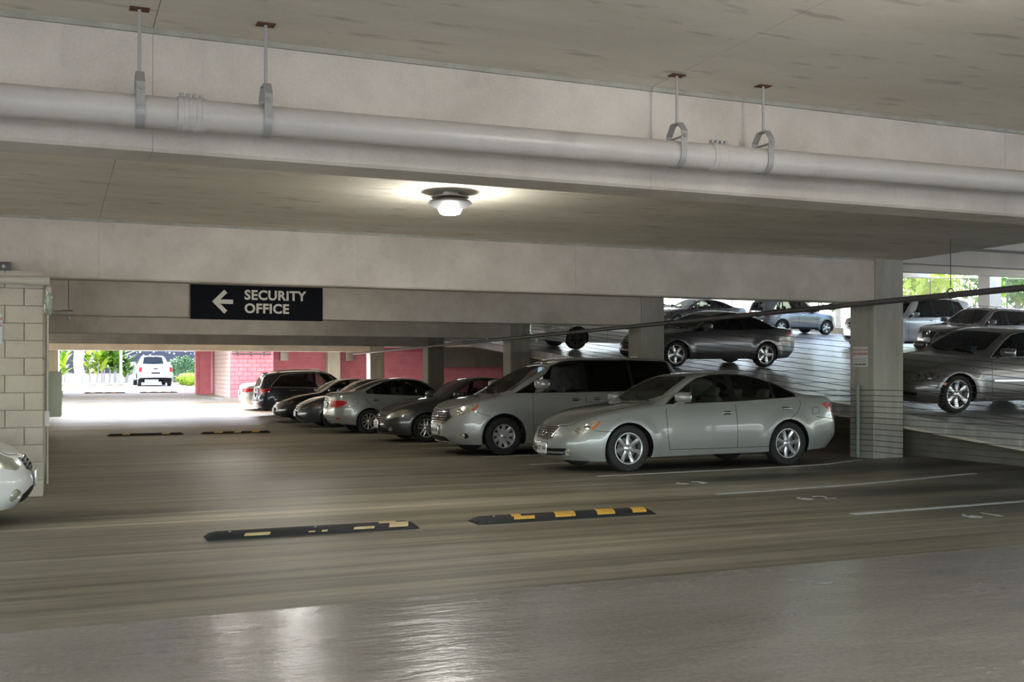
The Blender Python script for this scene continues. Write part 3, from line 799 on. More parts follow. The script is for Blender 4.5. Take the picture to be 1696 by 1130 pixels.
WHEEL = {}
def wheel_meshes(R, rr_, w, style):
    key = (round(R, 3), round(rr_, 3), style)
    if key in WHEEL: return WHEEL[key]
    out = []
    hw = w / 2
    t = MB().lathe([(rr_ * .98, -hw * .8), (rr_ + .012, -hw * .95), (R * .93, -hw), (R * .985, -hw * .86), (R, -hw * .6), (R, hw * .6), (R * .985, hw * .86), (R * .93, hw), ((R + rr_) / 2, hw * 1.02), (rr_ + .012, hw * .93), (rr_ * .98, hw * .8)], 44, 'y')
    out.append(('tyre', t.mesh('tyre', CM['tyre'], True, 60), None))
    n, wi, wo, mat, kind = style
    r = rr_
    rim = MB().lathe([(r * .90, -hw * .7), (r * .90, hw * .45), (r * .93, hw * .78), (r * .985, hw * .86), (r * 1.02, hw * .86), (r * 1.02, -hw * .7)], 44, 'y')
    out.append(('rim', rim.mesh('rim', CM[mat], True, 35), 'tyre'))
    dk = MB().lathe([(0, -hw * .1), (r * .92, -hw * .1)], 32, 'y')
    out.append(('wheel_back', dk.mesh('wheel_back', CM['under']), 'tyre'))
    if kind != 'steel':
        dsc = MB().lathe([(.05, 0), (r * .68, 0), (r * .68, .02), (.05, .02)], 28, 'y')
        out.append(('brake_disc', dsc.mesh('brake_disc', CM['alloyd']), 'tyre'))
    hub = MB().lathe([(0, hw * .70), (.026, hw * .70), (.032, hw * .66), (.058, hw * .58), (.066, hw * .4), (.066, 0)], 24, 'y')
    out.append(('hub_cap', hub.mesh('hub_cap', CM[mat], True, 40), 'tyre'))
    y0, y1 = hw * .58, hw * .72
    for i in range(n):
        a = 2 * math.pi * (i + .25) / n
        m_ = MB()
        def bar(off0, off1, wa, wb):
            rows = []
            for (q, yy, ww, o_) in ((.055, y0, wa, off0), (r * .5, y0 - .006, (wa + wb) / 2, (off0 + off1) / 2), (r * .95, y1, wb, off1)):
                rows += [(q, yy - .03, o_ - ww / 2), (q, yy - .004, o_ - ww / 2), (q, yy + .006, o_), (q, yy - .004, o_ + ww / 2), (q, yy - .03, o_ + ww / 2)]
            fs = []
            for k in range(2):
                for j in range(5): fs.append((5 * k + j, 5 * k + (j + 1) % 5, 5 * k + 5 + (j + 1) % 5, 5 * k + 5 + j))
            fs += [(0, 1, 2, 3, 4), (14, 13, 12, 11, 10)]
            m_.add(rows, fs)
        if kind == 'twin':
            bar(-wi * .3, -wo * .9, wi * .6, wo * .5)
            bar(wi * .3, wo * .9, wi * .6, wo * .5)
        else: bar(0, 0, wi, wo)
        c, s = math.cos(a), math.sin(a)
        m_.v = [(x * c - z * s, y, x * s + z * c) for x, y, z in m_.v]
        out.append(('spoke', m_.mesh('spoke', CM[mat], True, 30), 'tyre'))
    WHEEL[key] = out
    return out

class Car:
    """body surface P(a, t): a runs round the half outline from nose to tail, t 0..1 sill to shoulder, 1..2 shoulder to centre line"""
    def __init__(s, sp, step):
        s.sp = sp; s.L = sp['L']; s.W2 = sp['W'] / 2
        pts = np.array([(d, y * s.W2) for d, y in sp['plan']])
        ch = np.r_[0, np.cumsum(np.hypot(*np.diff(pts, axis=0).T))]
        fd, fy = pchip(ch, pts[:, 0]), pchip(ch, pts[:, 1])
        q = np.linspace(0, ch[-1], 1500); dd, yy = fd(q), np.maximum(fy(q), 0)
        arc = np.r_[0, np.cumsum(np.hypot(np.diff(dd), np.diff(yy)))]
        s.S = arc[-1]; s.arc, s.dd, s.yy = arc, dd, yy
        s.zb, s.zs, s.zr = prof(sp['zb']), prof(sp['zs']), prof(sp['zr'])
        s.sf, s.sr, s.g = prof(sp['sf']), prof(sp['sr']), prof(sp['g'])
        s.tum = sp.get('tum', .36)
        NA = max(40, int(s.S / step)); NL = max(10, int(.72 / step)); NU = max(12, int(1.25 / step))
        a = np.linspace(0, 1, NA + 1)
        tt = np.r_[np.linspace(0, 1, NL + 1), 1 + np.linspace(0, 1, NU + 1)[1:] ** .9]
        s.NA, s.NT = NA, len(tt) - 1
        s.A, s.T = np.meshgrid(a, tt, indexing='ij')
        s.A = s.A.ravel().copy(); s.T = s.T.ravel().copy()
        s.lock = np.zeros(len(s.A), bool)
        i, j = np.meshgrid(np.arange(NA), np.arange(s.NT), indexing='ij')
        v = lambda i, j: i * (s.NT + 1) + j
        s.F = np.stack([v(i, j), v(i + 1, j), v(i + 1, j + 1), v(i, j + 1)], -1).reshape(-1, 4)
        s.Frow = j.ravel(); s.NL = NL
        s.reg = np.zeros(len(s.F), int); s.names = [None]
        s.pts = s.P(s.A, s.T)
    def P(s, a, t):
        a = np.clip(a, 0, 1); t = np.clip(t, 0, 2); sp = s.sp
        d0 = np.interp(a * s.S, s.arc, s.dd); y0 = np.interp(a * s.S, s.arc, s.yy)
        tl = np.minimum(t, 1); r = np.clip(t - 1, 0, 1)
        wf = 1 - sstep(0, sp.get('ff', .9), d0); wr = 1 - sstep(0, sp.get('fr', .8), s.L - d0)
        d = d0 + s.sf(tl) * wf - s.sr(tl) * wr
        zs = s.zs(d0); zb = s.zb(d0)
        y = y0 * s.g(tl); z = zb + (zs - zb) * tl
        for dw in s.sp['wheels']:
            rad = np.hypot(d - dw, z - s.sp['R']); y = y + .022 * np.exp(-((rad - s.sp['Ra'] - .03) / .10) ** 2) * (tl < 1) * sstep(.3, .6, y0)
        ys = y0 * s.g(np.ones_like(tl)); zr = np.maximum(s.zr(d0), zs + .002)
        H = zr - zs; k = sstep(.10, .30, H)
        yr = ys - .05 - s.tum * H
        C = [(ys, zs), (ys - .03 * np.minimum(ys / .3, 1), zs + np.minimum(.03, .35 * H)),
             ((1 - k) * (ys * .88) + k * (yr + .03), zs + (.7 + .04 * k) * H), ((1 - k) * (ys * .72) + k * (yr - .03), zs + (.90 + .05 * k) * H),
             ((1 - k) * (ys * .4) + k * (yr * .55), zr - .004 * k), (0 * ys, zr)]
        kn = [0, 0, 0, .25, .5, .75, 1, 1, 1]
        def N(i, p, x):
            if p == 0:
                return ((x >= kn[i]) & (x < kn[i + 1])).astype(float) if kn[i + 1] < 1 else ((x >= kn[i]) & (x <= kn[i + 1])).astype(float) if kn[i] < 1 else np.zeros_like(x)
            o = 0
            if kn[i + p] > kn[i]: o = o + (x - kn[i]) / (kn[i + p] - kn[i]) * N(i, p - 1, x)
            if kn[i + p + 1] > kn[i + 1]: o = o + (kn[i + p + 1] - x) / (kn[i + p + 1] - kn[i + 1]) * N(i + 1, p - 1, x)
            return o
        uy = 0; uz = 0
        for i, (cy, cz) in enumerate(C):
            b = N(i, 2, r); uy = uy + b * cy; uz = uz + b * cz
        up = t > 1
        return np.stack([d, np.where(up, uy, y), np.where(up, uz, z)], -1)
    def proj(s, mode, a, p):
        if mode == 'side': return p[..., [0, 2]]
        if mode == 'top': return p[..., [0, 1]]
        if mode == 'F': return np.stack([a * s.S, p[..., 2]], -1)
        if mode == 'R': return np.stack([(1 - a) * s.S, p[..., 2]], -1)
    def newton(s, mode, a, t, q, it=5):
        e = 1e-3
        lo, hi = ((1.0, 2.0) if mode == 'top' else (0, 2.0))
        for _ in range(it):
            f = s.proj(mode, a, s.P(a, t)); fa = s.proj(mode, a + e, s.P(a + e, t))
            e2 = np.where(t > 1.99, -e, e)
            ft = s.proj(mode, a, s.P(a, t + e2))
            Ja = (fa - f) / e; Jt = (ft - f) / e2[:, None]; r = q - f
            det = Ja[:, 0] * Jt[:, 1] - Ja[:, 1] * Jt[:, 0]
            det = np.where(np.abs(det) < 1e-6, 1e-6, det)
            da = (r[:, 0] * Jt[:, 1] - r[:, 1] * Jt[:, 0]) / det; dt = (Ja[:, 0] * r[:, 1] - Ja[:, 1] * r[:, 0]) / det
            a = np.clip(a + np.clip(da, -.03, .03), 0, 1); t = np.clip(t + np.clip(dt, -.15, .15), lo, hi)
        return a, t
    def rows(s, mode):
        if mode == 'top': return s.Frow >= s.NL
        if mode in 'FR': return s.Frow < s.NL
        return s.Frow < s.NL + int((s.NT - s.NL) * .72)
    def cut(s, name, mode, poly, over=False):
        q = s.proj(mode, s.A, s.pts)
        cen = q[s.F].mean(1)
        ok = s.rows(mode)
        if mode == 'F': ok &= s.A[s.F].mean(1) < .5
        if mode == 'R': ok &= s.A[s.F].mean(1) > .5
        ins = pip(cen, poly) & ok & ((s.reg == 0) | over)
        if not ins.any(): return
        vin = np.zeros(len(s.A), bool); vin[s.F[ins].ravel()] = True
        vout = np.zeros(len(s.A), bool); vout[s.F[ok & ~ins].ravel()] = True
        bd = np.where(vin & vout & ~s.lock)[0]
        if len(bd):
            tgt = nearest_on(poly, q[bd])
            span = np.ptp(np.array(poly), axis=0).min()
            for cpt in poly:                      # keep real corners
                i = poly.index(cpt); p0 = np.array(poly[i - 1]); p2 = np.array(poly[(i + 1) % len(poly)]); c = np.array(cpt)
                d1, d2 = c - p0, p2 - c
                ang = abs(math.atan2(d1[0] * d2[1] - d1[1] * d2[0], d1 @ d2))
                if ang > .5:
                    ds = ((tgt - c) ** 2).sum(1); k = ds.argmin()
                    if ds[k] < .06 ** 2: tgt[k] = c
            a, t = s.newton(mode, s.A[bd], s.T[bd], tgt)
            good = np.hypot(*(s.proj(mode, a, s.P(a, t)) - tgt).T) < .01
            s.A[bd[good]] = a[good]; s.T[bd[good]] = t[good]; s.lock[bd] = True
            s.pts[bd] = s.P(s.A[bd], s.T[bd])
        if name not in s.names: s.names.append(name)
        s.reg[ins] = s.names.index(name)
    def inv(s, mode, q):
        q = np.asarray(q, float); g = s.proj(mode, s.A, s.pts)
        ok = np.zeros(len(s.A), bool); ok[s.F[s.rows(mode)].ravel()] = True
        if mode == 'F': ok &= s.A < .6
        if mode == 'R': ok &= s.A > .4
        if mode == 'side': ok &= (s.pts[:, 1] > .25)
        idx = np.where(ok)[0]
        k = idx[(((g[idx][None] - q[:, None]) ** 2).sum(-1)).argmin(1)]
        return s.newton(mode, s.A[k], s.T[k], q, 6)
    def frame(s, mode, q):
        a, t = s.inv(mode, q); e = 1e-3
        p = s.P(a, t); pa = s.P(np.clip(a + e, 0, 1), t) - s.P(np.clip(a - e, 0, 1), t); pt = s.P(a, np.clip(t + e, 0, 2)) - s.P(a, np.clip(t - e, 0, 2))
        n = np.cross(pa, pt); n /= np.linalg.norm(n, axis=1)[:, None] + 1e-9
        flip = (n[:, 1] < 0) & (np.abs(n[:, 1]) > .3) | (n[:, 2] < -.6)
        if mode == 'F': flip = n[:, 0] > .0
        if mode == 'R': flip = n[:, 0] < .0
        if mode == 'side': flip = n[:, 1] < 0
        if mode == 'top': flip = n[:, 2] < 0
        n[flip] *= -1
        return p, n
    def W(s, p):    # to car axes: nose toward +x, left side +y, origin under the middle
        p = np.asarray(p, float).copy(); p[..., 0] = s.L / 2 - p[..., 0]; return p
    def emit(s, root, mats):
        """one mesh per region; y>=0 half and its mirror"""
        P = s.W(s.pts)
        for ri, nm in enumerate(s.names):
            if nm == 'void': continue
            f = s.F[s.reg == ri]
            if not len(f): continue
            used = np.unique(f); rem = -np.ones(len(P), int); rem[used] = np.arange(len(used))
            Lp = P[used]; Rp = Lp * np.array([1, -1, 1]); lf = rem[f]; rf = lf[:, ::-1]
            mat, pname = mats.get(nm, (s.sp['paint'], 'body')) if nm else (s.sp['paint'], 'body')
            centre = (np.abs(Lp[:, 1]) < 1e-4).any()
            if centre or nm is None:
                V = np.r_[Lp, Rp]; Fc = np.r_[lf, rf + len(Lp)]
                me = mkmesh(pname, V, Fc, mat, True)
                bm = bmesh.new(); bm.from_mesh(me); bmesh.ops.remove_doubles(bm, verts=bm.verts, dist=2e-4)
                bmesh.ops.dissolve_degenerate(bm, dist=1e-5, edges=bm.edges); bmesh.ops.recalc_face_normals(bm, faces=bm.faces); bm.to_mesh(me); bm.free()
                me.polygons.foreach_set('use_smooth', [True] * len(me.polygons)); me.set_sharp_from_angle(angle=math.radians(32))
                obj(pname, me, root)
            else:
                for V, Fc in ((Lp, lf), (Rp, rf)):
                    me = mkmesh(pname, V, Fc, mat, True, 32); obj(pname, me, root)
    def ribbon(s, root, name, mode, q, w, h, mat, both=True, lift=0.0, closed=False, res=None):
        """raised strip that follows the body along q"""
        q = np.asarray(q, float)
        if closed: q = np.r_[q, q[:1]]
        if res:
            ch = np.r_[0, np.cumsum(np.hypot(*np.diff(q, axis=0).T))]; n = max(2, int(ch[-1] / res) + 1)
            x = np.linspace(0, ch[-1], n); q = np.stack([np.interp(x, ch, q[:, 0]), np.interp(x, ch, q[:, 1])], -1)
        sg = np.ones(len(q))
        if mode in 'FR': sg = np.where(q[:, 0] < 0, -1, 1); q = np.stack([np.abs(q[:, 0]), q[:, 1]], -1)
        if mode == 'top': sg = np.where(q[:, 1] < 0, -1, 1); q = np.stack([q[:, 0], np.abs(q[:, 1])], -1)
        p, n = s.frame(mode, q)
        p[:, 1] *= sg; n[:, 1] *= sg
        p = s.W(p); n[:, 0] *= -1
        tn = np.gradient(p, axis=0); tn /= np.linalg.norm(tn, axis=1)[:, None] + 1e-9
        b = np.cross(n, tn); b /= np.linalg.norm(b, axis=1)[:, None] + 1e-9
        hw = (np.asarray(w) / 2 * np.ones(len(p)))[:, None]
        base = p + n * (lift - .004); top = p + n * (lift + h)
        V = np.stack([base - b * hw, top - b * hw * .9, top + b * hw * .9, base + b * hw], 1).reshape(-1, 3)
        fs = []
        m = len(p)
        for i in range(m - 1):
            for k in range(4): fs.append((4 * i + k, 4 * i + (k + 1) % 4, 4 * i + 4 + (k + 1) % 4, 4 * i + 4 + k))
        fs += [(0, 1, 2, 3), (4 * m - 1, 4 * m - 2, 4 * m - 3, 4 * m - 4)]
        MB().add(V, fs).build(name, mat, root)
        if both: MB().add(V * np.array([1, -1, 1]), [f[::-1] for f in fs]).build(name, mat, root)

def seatmesh(mat, bench=False):
    w = 1.25 if bench else .48
    return (bevbox('seat_cushion', .52, w, .16, mat, .06, 3), bevbox('seat_back', .14, w, .62, mat, .055, 3), bevbox('headrest', .09, .26, .17, mat, .04, 3))

def loop_trim(poly, inset=0): return poly

def make_car(sp, lab, loc, rz_=math.pi, roll=0, hi=False, group='parked cars', name='car', far_simple=False):
    step = .034 if hi else .055
    c = Car(sp, step)
    root = thing(name, lab, 'car' if name != 'pickup_truck' else 'truck', loc, (0, 0, 0), group)
    # heading is about Z, ramp tilt about world X
    root.rotation_euler = (Matrix.Rotation(roll, 3, 'X') @ Matrix.Rotation(rz_, 3, 'Z')).to_euler()
    L = sp['L']; R = sp['R']; W2 = sp['W'] / 2
    for dw in sp['wheels']: c.cut('void', 'side', circle(dw, R * .98, sp['Ra'], 44))
    mats = {}
    for (nm, mode, poly, mat, pname) in sp['regions']:
        c.cut(nm, mode, [tuple(p) for p in poly]); mats[nm] = (CM[mat], pname)
    c.emit(root, mats)
    # underside, wheel wells
    ring = c.W(c.P(np.linspace(0, 1, 40), np.full(40, .02)))
    V = np.r_[ring * [1, .97, 1], ring * [1, -.97, 1]]; n = 40
    MB().add(V, [(i, i + 1, n + i + 1, n + i) for i in range(n - 1)]).build('underbody', CM['under'], root)
    for dw in sp['wheels']:
        for sg in (1, -1):
            a = np.linspace(-.35, math.pi + .35, 20); ra = sp['Ra'] + .004; m_ = MB()
            yo, yi = W2 * .97 - .03, W2 - .42
            V = [(L / 2 - dw + ra * math.cos(t), sg * y, R * .98 + ra * math.sin(t)) for t in a for y in (yo, yi)]
            m_.add(V, [(2 * i, 2 * i + 2, 2 * i + 3, 2 * i + 1) for i in range(19)])
            V2 = [(v[0], sg * yi, v[2]) for v in V[1::2]]
            m_.add(V2, [tuple(range(20))]); m_.build('wheel_well', CM['under'], root)
    # wheels
    tw = sp.get('tw', .215)
    for wi, dw in enumerate(sp['wheels']):
        for sg in (1, -1):
            parts = wheel_meshes(R, sp['rim'], tw, sp['wheel'])
            ty = None
            for (pn, me, par) in parts:
                if pn == 'tyre': ty = obj('tyre', me, root, (L / 2 - dw, sg * (W2 - .03 - tw / 2), R), (0, random.uniform(0, 1.2), 0 if sg > 0 else math.pi))
                else: obj(pn, me, ty)
    # cabin
    d0, d1, zf = sp['cabin']
    st = seatmesh(CM[sp.get('seat', 'seatd')]); bench = seatmesh(CM[sp.get('seat', 'seatd')], True)
    H = sp['H']; hz = zf
    for d in sp['seats']:
        for y in (.37, -.37):
            obj('seat_cushion', st[0], root, (L / 2 - d, y, hz))
            b_ = obj('seat_back', st[1], root, (L / 2 - d - .30, y, hz + .34), (0, -.26, 0))
            obj('headrest', st[2], b_, (-.01, 0, .38))
    for d in sp['bench']:
        obj('seat_cushion', bench[0], root, (L / 2 - d, 0, hz))
        b_ = obj('seat_back', bench[1], root, (L / 2 - d - .28, 0, hz + .32), (0, -.3, 0))
        for y in (-.36, .36): obj('headrest', bench[2], b_, (-.01, y, .36))
    wz = sp['zbelt']
    obj('dashboard', bevbox('dashboard', .55, W2 * 2 - .42, .3, CM['lining'], .09, 3), root, (L / 2 - d0 - .32, 0, wz - .19))
    obj('cabin_floor', bevbox('cabin_floor', d1 - d0, W2 * 2 - .40, .06, CM['lining'], .02), root, (L / 2 - (d0 + d1) / 2, 0, zf - .16))
    for sg in (1, -1):
        obj('door_lining', bevbox('door_lining', d1 - d0 - .5, .05, wz - zf + .02, CM['lining'], .02), root, (L / 2 - (d0 + d1) / 2, sg * (W2 - .17), (wz + zf) / 2 - .09))
    sw = MB().tube([(0, .18 * math.cos(t), .18 * math.sin(t)) for t in np.linspace(0, 2 * math.pi, 25)], .015, 8, False)
    swo = sw.build('steering_wheel', CM['trim'], root, (L / 2 - d0 - .72, .37, wz - .03), (0, .42, 0), smooth=True)
    MB().box(-.015, .015, -.17, .17, -.03, .02).build('steering_hub', CM['trim'], swo)
    # trims and seams
    for (nm, mode, q, w, h, mat, both, closed) in sp['ribbons']:
        c.ribbon(root, nm, mode, q, w, h, CM[mat] if mat else sp['paint'], both, closed=closed, res=.05 if hi else .09)
    # handles
    for (d, z) in sp['handles']:
        p, n_ = c.frame('side', [(d, z)]); p = c.W(p)[0]
        for sg in (1, -1):
            hb = obj('door_handle', bevbox('door_handle', .21, .022, .026, CM[sp.get('hmat', 'chrome')], .01, 2), root, (p[0], sg * (p[1] + .026), p[2]))
            obj('handle_recess', bevbox('handle_recess', .12, .008, .055, CM['trim'], .02, 2), hb, (0.0, -sg * .025, -.002))
    # mirrors
    if sp.get('mirror'):
        d, z = sp['mirror']; p, n_ = c.frame('side', [(d, z)]); p = c.W(p)[0]
        bm = bmesh.new(); bmesh.ops.create_uvsphere(bm, u_segments=20, v_segments=12, radius=1)
        for v in bm.verts:
            x, y, zz = v.co; x = min(x, .9); f = -.55
            if x < f: x = f
            v.co = (x * .115 * (1 - .25 * abs(y)), y * .12, (abs(zz) ** .7) * math.copysign(1, zz) * .068)
        mh = bpy.data.meshes.new('mirror_housing'); bm.to_mesh(mh); bm.free()
        mh.polygons.foreach_set('use_smooth', [True] * len(mh.polygons)); mh.set_sharp_from_angle(angle=math.radians(50)); mh.materials.append(CM[sp['mmat']] if sp.get('mmat') else sp['paint'])
        ms = sp.get('ms', 1.15)
        for sg in (1, -1):
            mo = obj('mirror_housing', mh, root, (p[0] + .0, sg * (p[1] + .17 * ms), p[2] + .09 * ms)); mo.scale = (ms, ms, ms)
            obj('mirror_glass', bevbox('mirror_glass', .006, .19, .12, CM['mirrorg'], .002), mo, (-.06, 0, 0))
            MB().hexa([(.02, -sg * .20, -.12), (-.05, -sg * .20, -.12), (-.05, -sg * .04, -.07), (.02, -sg * .04, -.07), (.02, -sg * .20, -.09), (-.05, -sg * .20, -.09), (-.05, -sg * .04, -.04), (.02, -sg * .04, -.04)]).build('mirror_arm', sp['paint'], mo)
    # plates
    for (end, z, txt) in sp['plates']:
        p, n_ = c.frame(end, [(0.005, z)]); p = c.W(p)[0]; sg = 1 if end == 'F' else -1
        po = obj('license_plate', bevbox('license_plate', .012, .305, .155, CM['plate'], .004), root, (p[0] + sg * .022, 0, z))
        obj('plate_frame', bevbox('plate_frame', .012, .33, .18, CM['chrome' if hi else 'trim'], .004), po, (-sg * .008, 0, 0))
        if txt: obj('plate_lettering', textmesh(txt, .085, CM['platetext'], .001, .002), po, (sg * .008, 0, -.005), (math.pi / 2, 0, sg * math.pi / 2))
    for fn in sp.get('extra', []): fn(c, root)
    return root, c

# ---------------------------------------------------------------- extras
def emblem_ring(z, r, kind, end='F'):
    def f(c, root):
        p, n = c.frame(end, [(0.005, z)]); p = c.W(p)[0]; sg = 1 if end == 'F' else -1
        tilt = math.atan2(n[0][2], abs(n[0][0]))
        e = MB().tube([(0, r * 1.15 * math.cos(t), r * math.sin(t)) for t in np.linspace(0, 2 * math.pi, 29)], r * .14, 8, False).build('emblem_ring', CM['chrome'], root, (p[0] + sg * .022, 0, z), (0, -tilt * sg, 0), smooth=True)
        if kind == 'bar': obj('emblem_bar', bevbox('emblem_bar', .012, r * 2.7, r * .42, CM['chrome'], .003), e)
        if kind == 'L':
            MB().prism([(-.5 * r, .62 * r), (-.2 * r, .62 * r), (.02 * r, -.38 * r), (.62 * r, -.38 * r), (.5 * r, -.62 * r), (-.38 * r, -.62 * r)], 'x', -.004, .004).build('emblem_letter', CM['chrome'], e)
        if kind == 'ovals':
            for (ry, rz__, dz) in ((.42, .95, 0), (.8, .34, .4)):
                MB().tube([(0, r * ry * math.cos(t), r * (rz__ * math.sin(t) + dz)) for t in np.linspace(0, 2 * math.pi, 21)], r * .1, 6, False).build('emblem_oval', CM['chrome'], e)
        if kind == 'star':
            for k in range(3):
                a = math.pi / 2 + 2 * math.pi * k / 3
                MB().tube([(0, 0, 0), (0, r * math.cos(a), r * math.sin(a))], [r * .14, r * .05], 6).build('emblem_arm', CM['chrome'], e)
    return f
def grille_bars(zs_, half, mat='chrome', h=.012, w=.022, end='F', taper=0):
    def f(c, root):
        for i, z in enumerate(zs_):
            hf = half - taper * i
            c.ribbon(root, 'grille_bar', end, [(x, z) for x in np.linspace(-hf, hf, 9)], w, h, CM[mat], both=False)
    return f
def wipers(d0, d1):
    def f(c, root):
        for y0, y1 in ((.55, .02), (-.05, -.5)):
            c.ribbon(root, 'wiper', 'top', [(d0 + .02 * i, y0 + (y1 - y0) * i / 5) for i in range(6)], .018, .02, CM['trim'], both=False, lift=.006)
    return f
def fog(S_, z, r=.045, nm='fog_lamp', mat='headlamp'):
    def f(c, root):
        p, n = c.frame('F', [(S_, z)]); p = c.W(p)[0]; n = n[0] * [-1, 1, 1]
        for sg in (1, -1):
            q = Vector((n[0], sg * n[1], n[2])).to_track_quat('Z', 'Y').to_euler()
            o = MB().lathe([(0, .012), (r * .8, .008), (r, 0), (r * 1.15, .012), (r * 1.25, 0), (r * 1.25, -.02)], 20).build(nm, CM[mat], root, (p[0], sg * p[1], p[2]), q, smooth=True)
    return f
def ornament(d, z):
    def f(c, root):
        x = c.L / 2 - d
        MB().tube([(x, 0, z), (x, 0, z - .10)], .004, 5).build('ornament_string', CM['trim'], root)
        o = obj('hanging_ornament', bevbox('hanging_ornament', .03, .07, .15, plain('pale_blue_cloth', (.25, .55, .85), .7), .014, 2), root, (x, 0, z - .17), (0, 0, .3))
        for a in (.7, -.7): obj('ornament_petal', bevbox('ornament_petal', .03, .15, .05, plain('pale_blue_cloth', (.25, .55, .85), .7), .014, 2), o, (0, 0, .03), (a, 0, 0))
    return f
def cabin_mirror(d, z):
    def f(c, root):
        obj('cabin_mirror', bevbox('cabin_mirror', .03, .24, .07, CM['trim'], .014, 2), root, (c.L / 2 - d, 0, z))
    return f
def antenna_fin(d):
    def f(c, root):
        p, n = c.frame('top', [(d, .005)]); p = c.W(p)[0]
        MB().prism([(-.09, -.01), (.09, -.01), (-.05, .055), (-.08, .055)], 'y', -.015, .015).build('antenna_fin', c.sp['paint'], root, tuple(p))
    return f
def roof_rails(d0, d1, y):
    def f(c, root):
        for sg in (1, -1):
            pts = [(d, y) for d in np.linspace(d0, d1, 9)]
            p, n = c.frame('top', pts); p = c.W(p); p[:, 1] *= sg; p[1:-1, 2] += .05; p[0, 2] -= .01; p[-1, 2] -= .01
            MB().tube(p, .016, 8).build('roof_rail', CM['chrome'], root, smooth=True)
    return f
def spoiler(d, z, y):
    def f(c, root):
        MB().prism([(0, 0), (-.22, -.03), (-.23, -.05), (-.05, -.05)], 'y', -y, y).build('spoiler', c.sp['paint'], root, (c.L / 2 - d, 0, z))
    return f

# ---------------------------------------------------------------- specifications (d = distance from the nose)
def sc(pts, kd, kz=1.0): return [(d * kd, z * kz) for d, z in pts]
STYLE = dict(seven=(7, .050, .058, 'alloy', 'one'), nine=(9, .085, .062, 'plasticwheel', 'one'), five=(5, .075, .085, 'alloy', 'one'), twin=(5, .085, .050, 'alloy', 'twin'), ten=(10, .030, .034, 'alloy', 'one'), six=(6, .045, .085, 'alloy', 'one'), steel=(8, .06, .06, 'steel', 'steel'))

def seams(doors, sill, belt):
    out = []
    for q in doors: out.append(('door_seam', 'side', q, .010, .0015, 'trim', True, False))
    return out

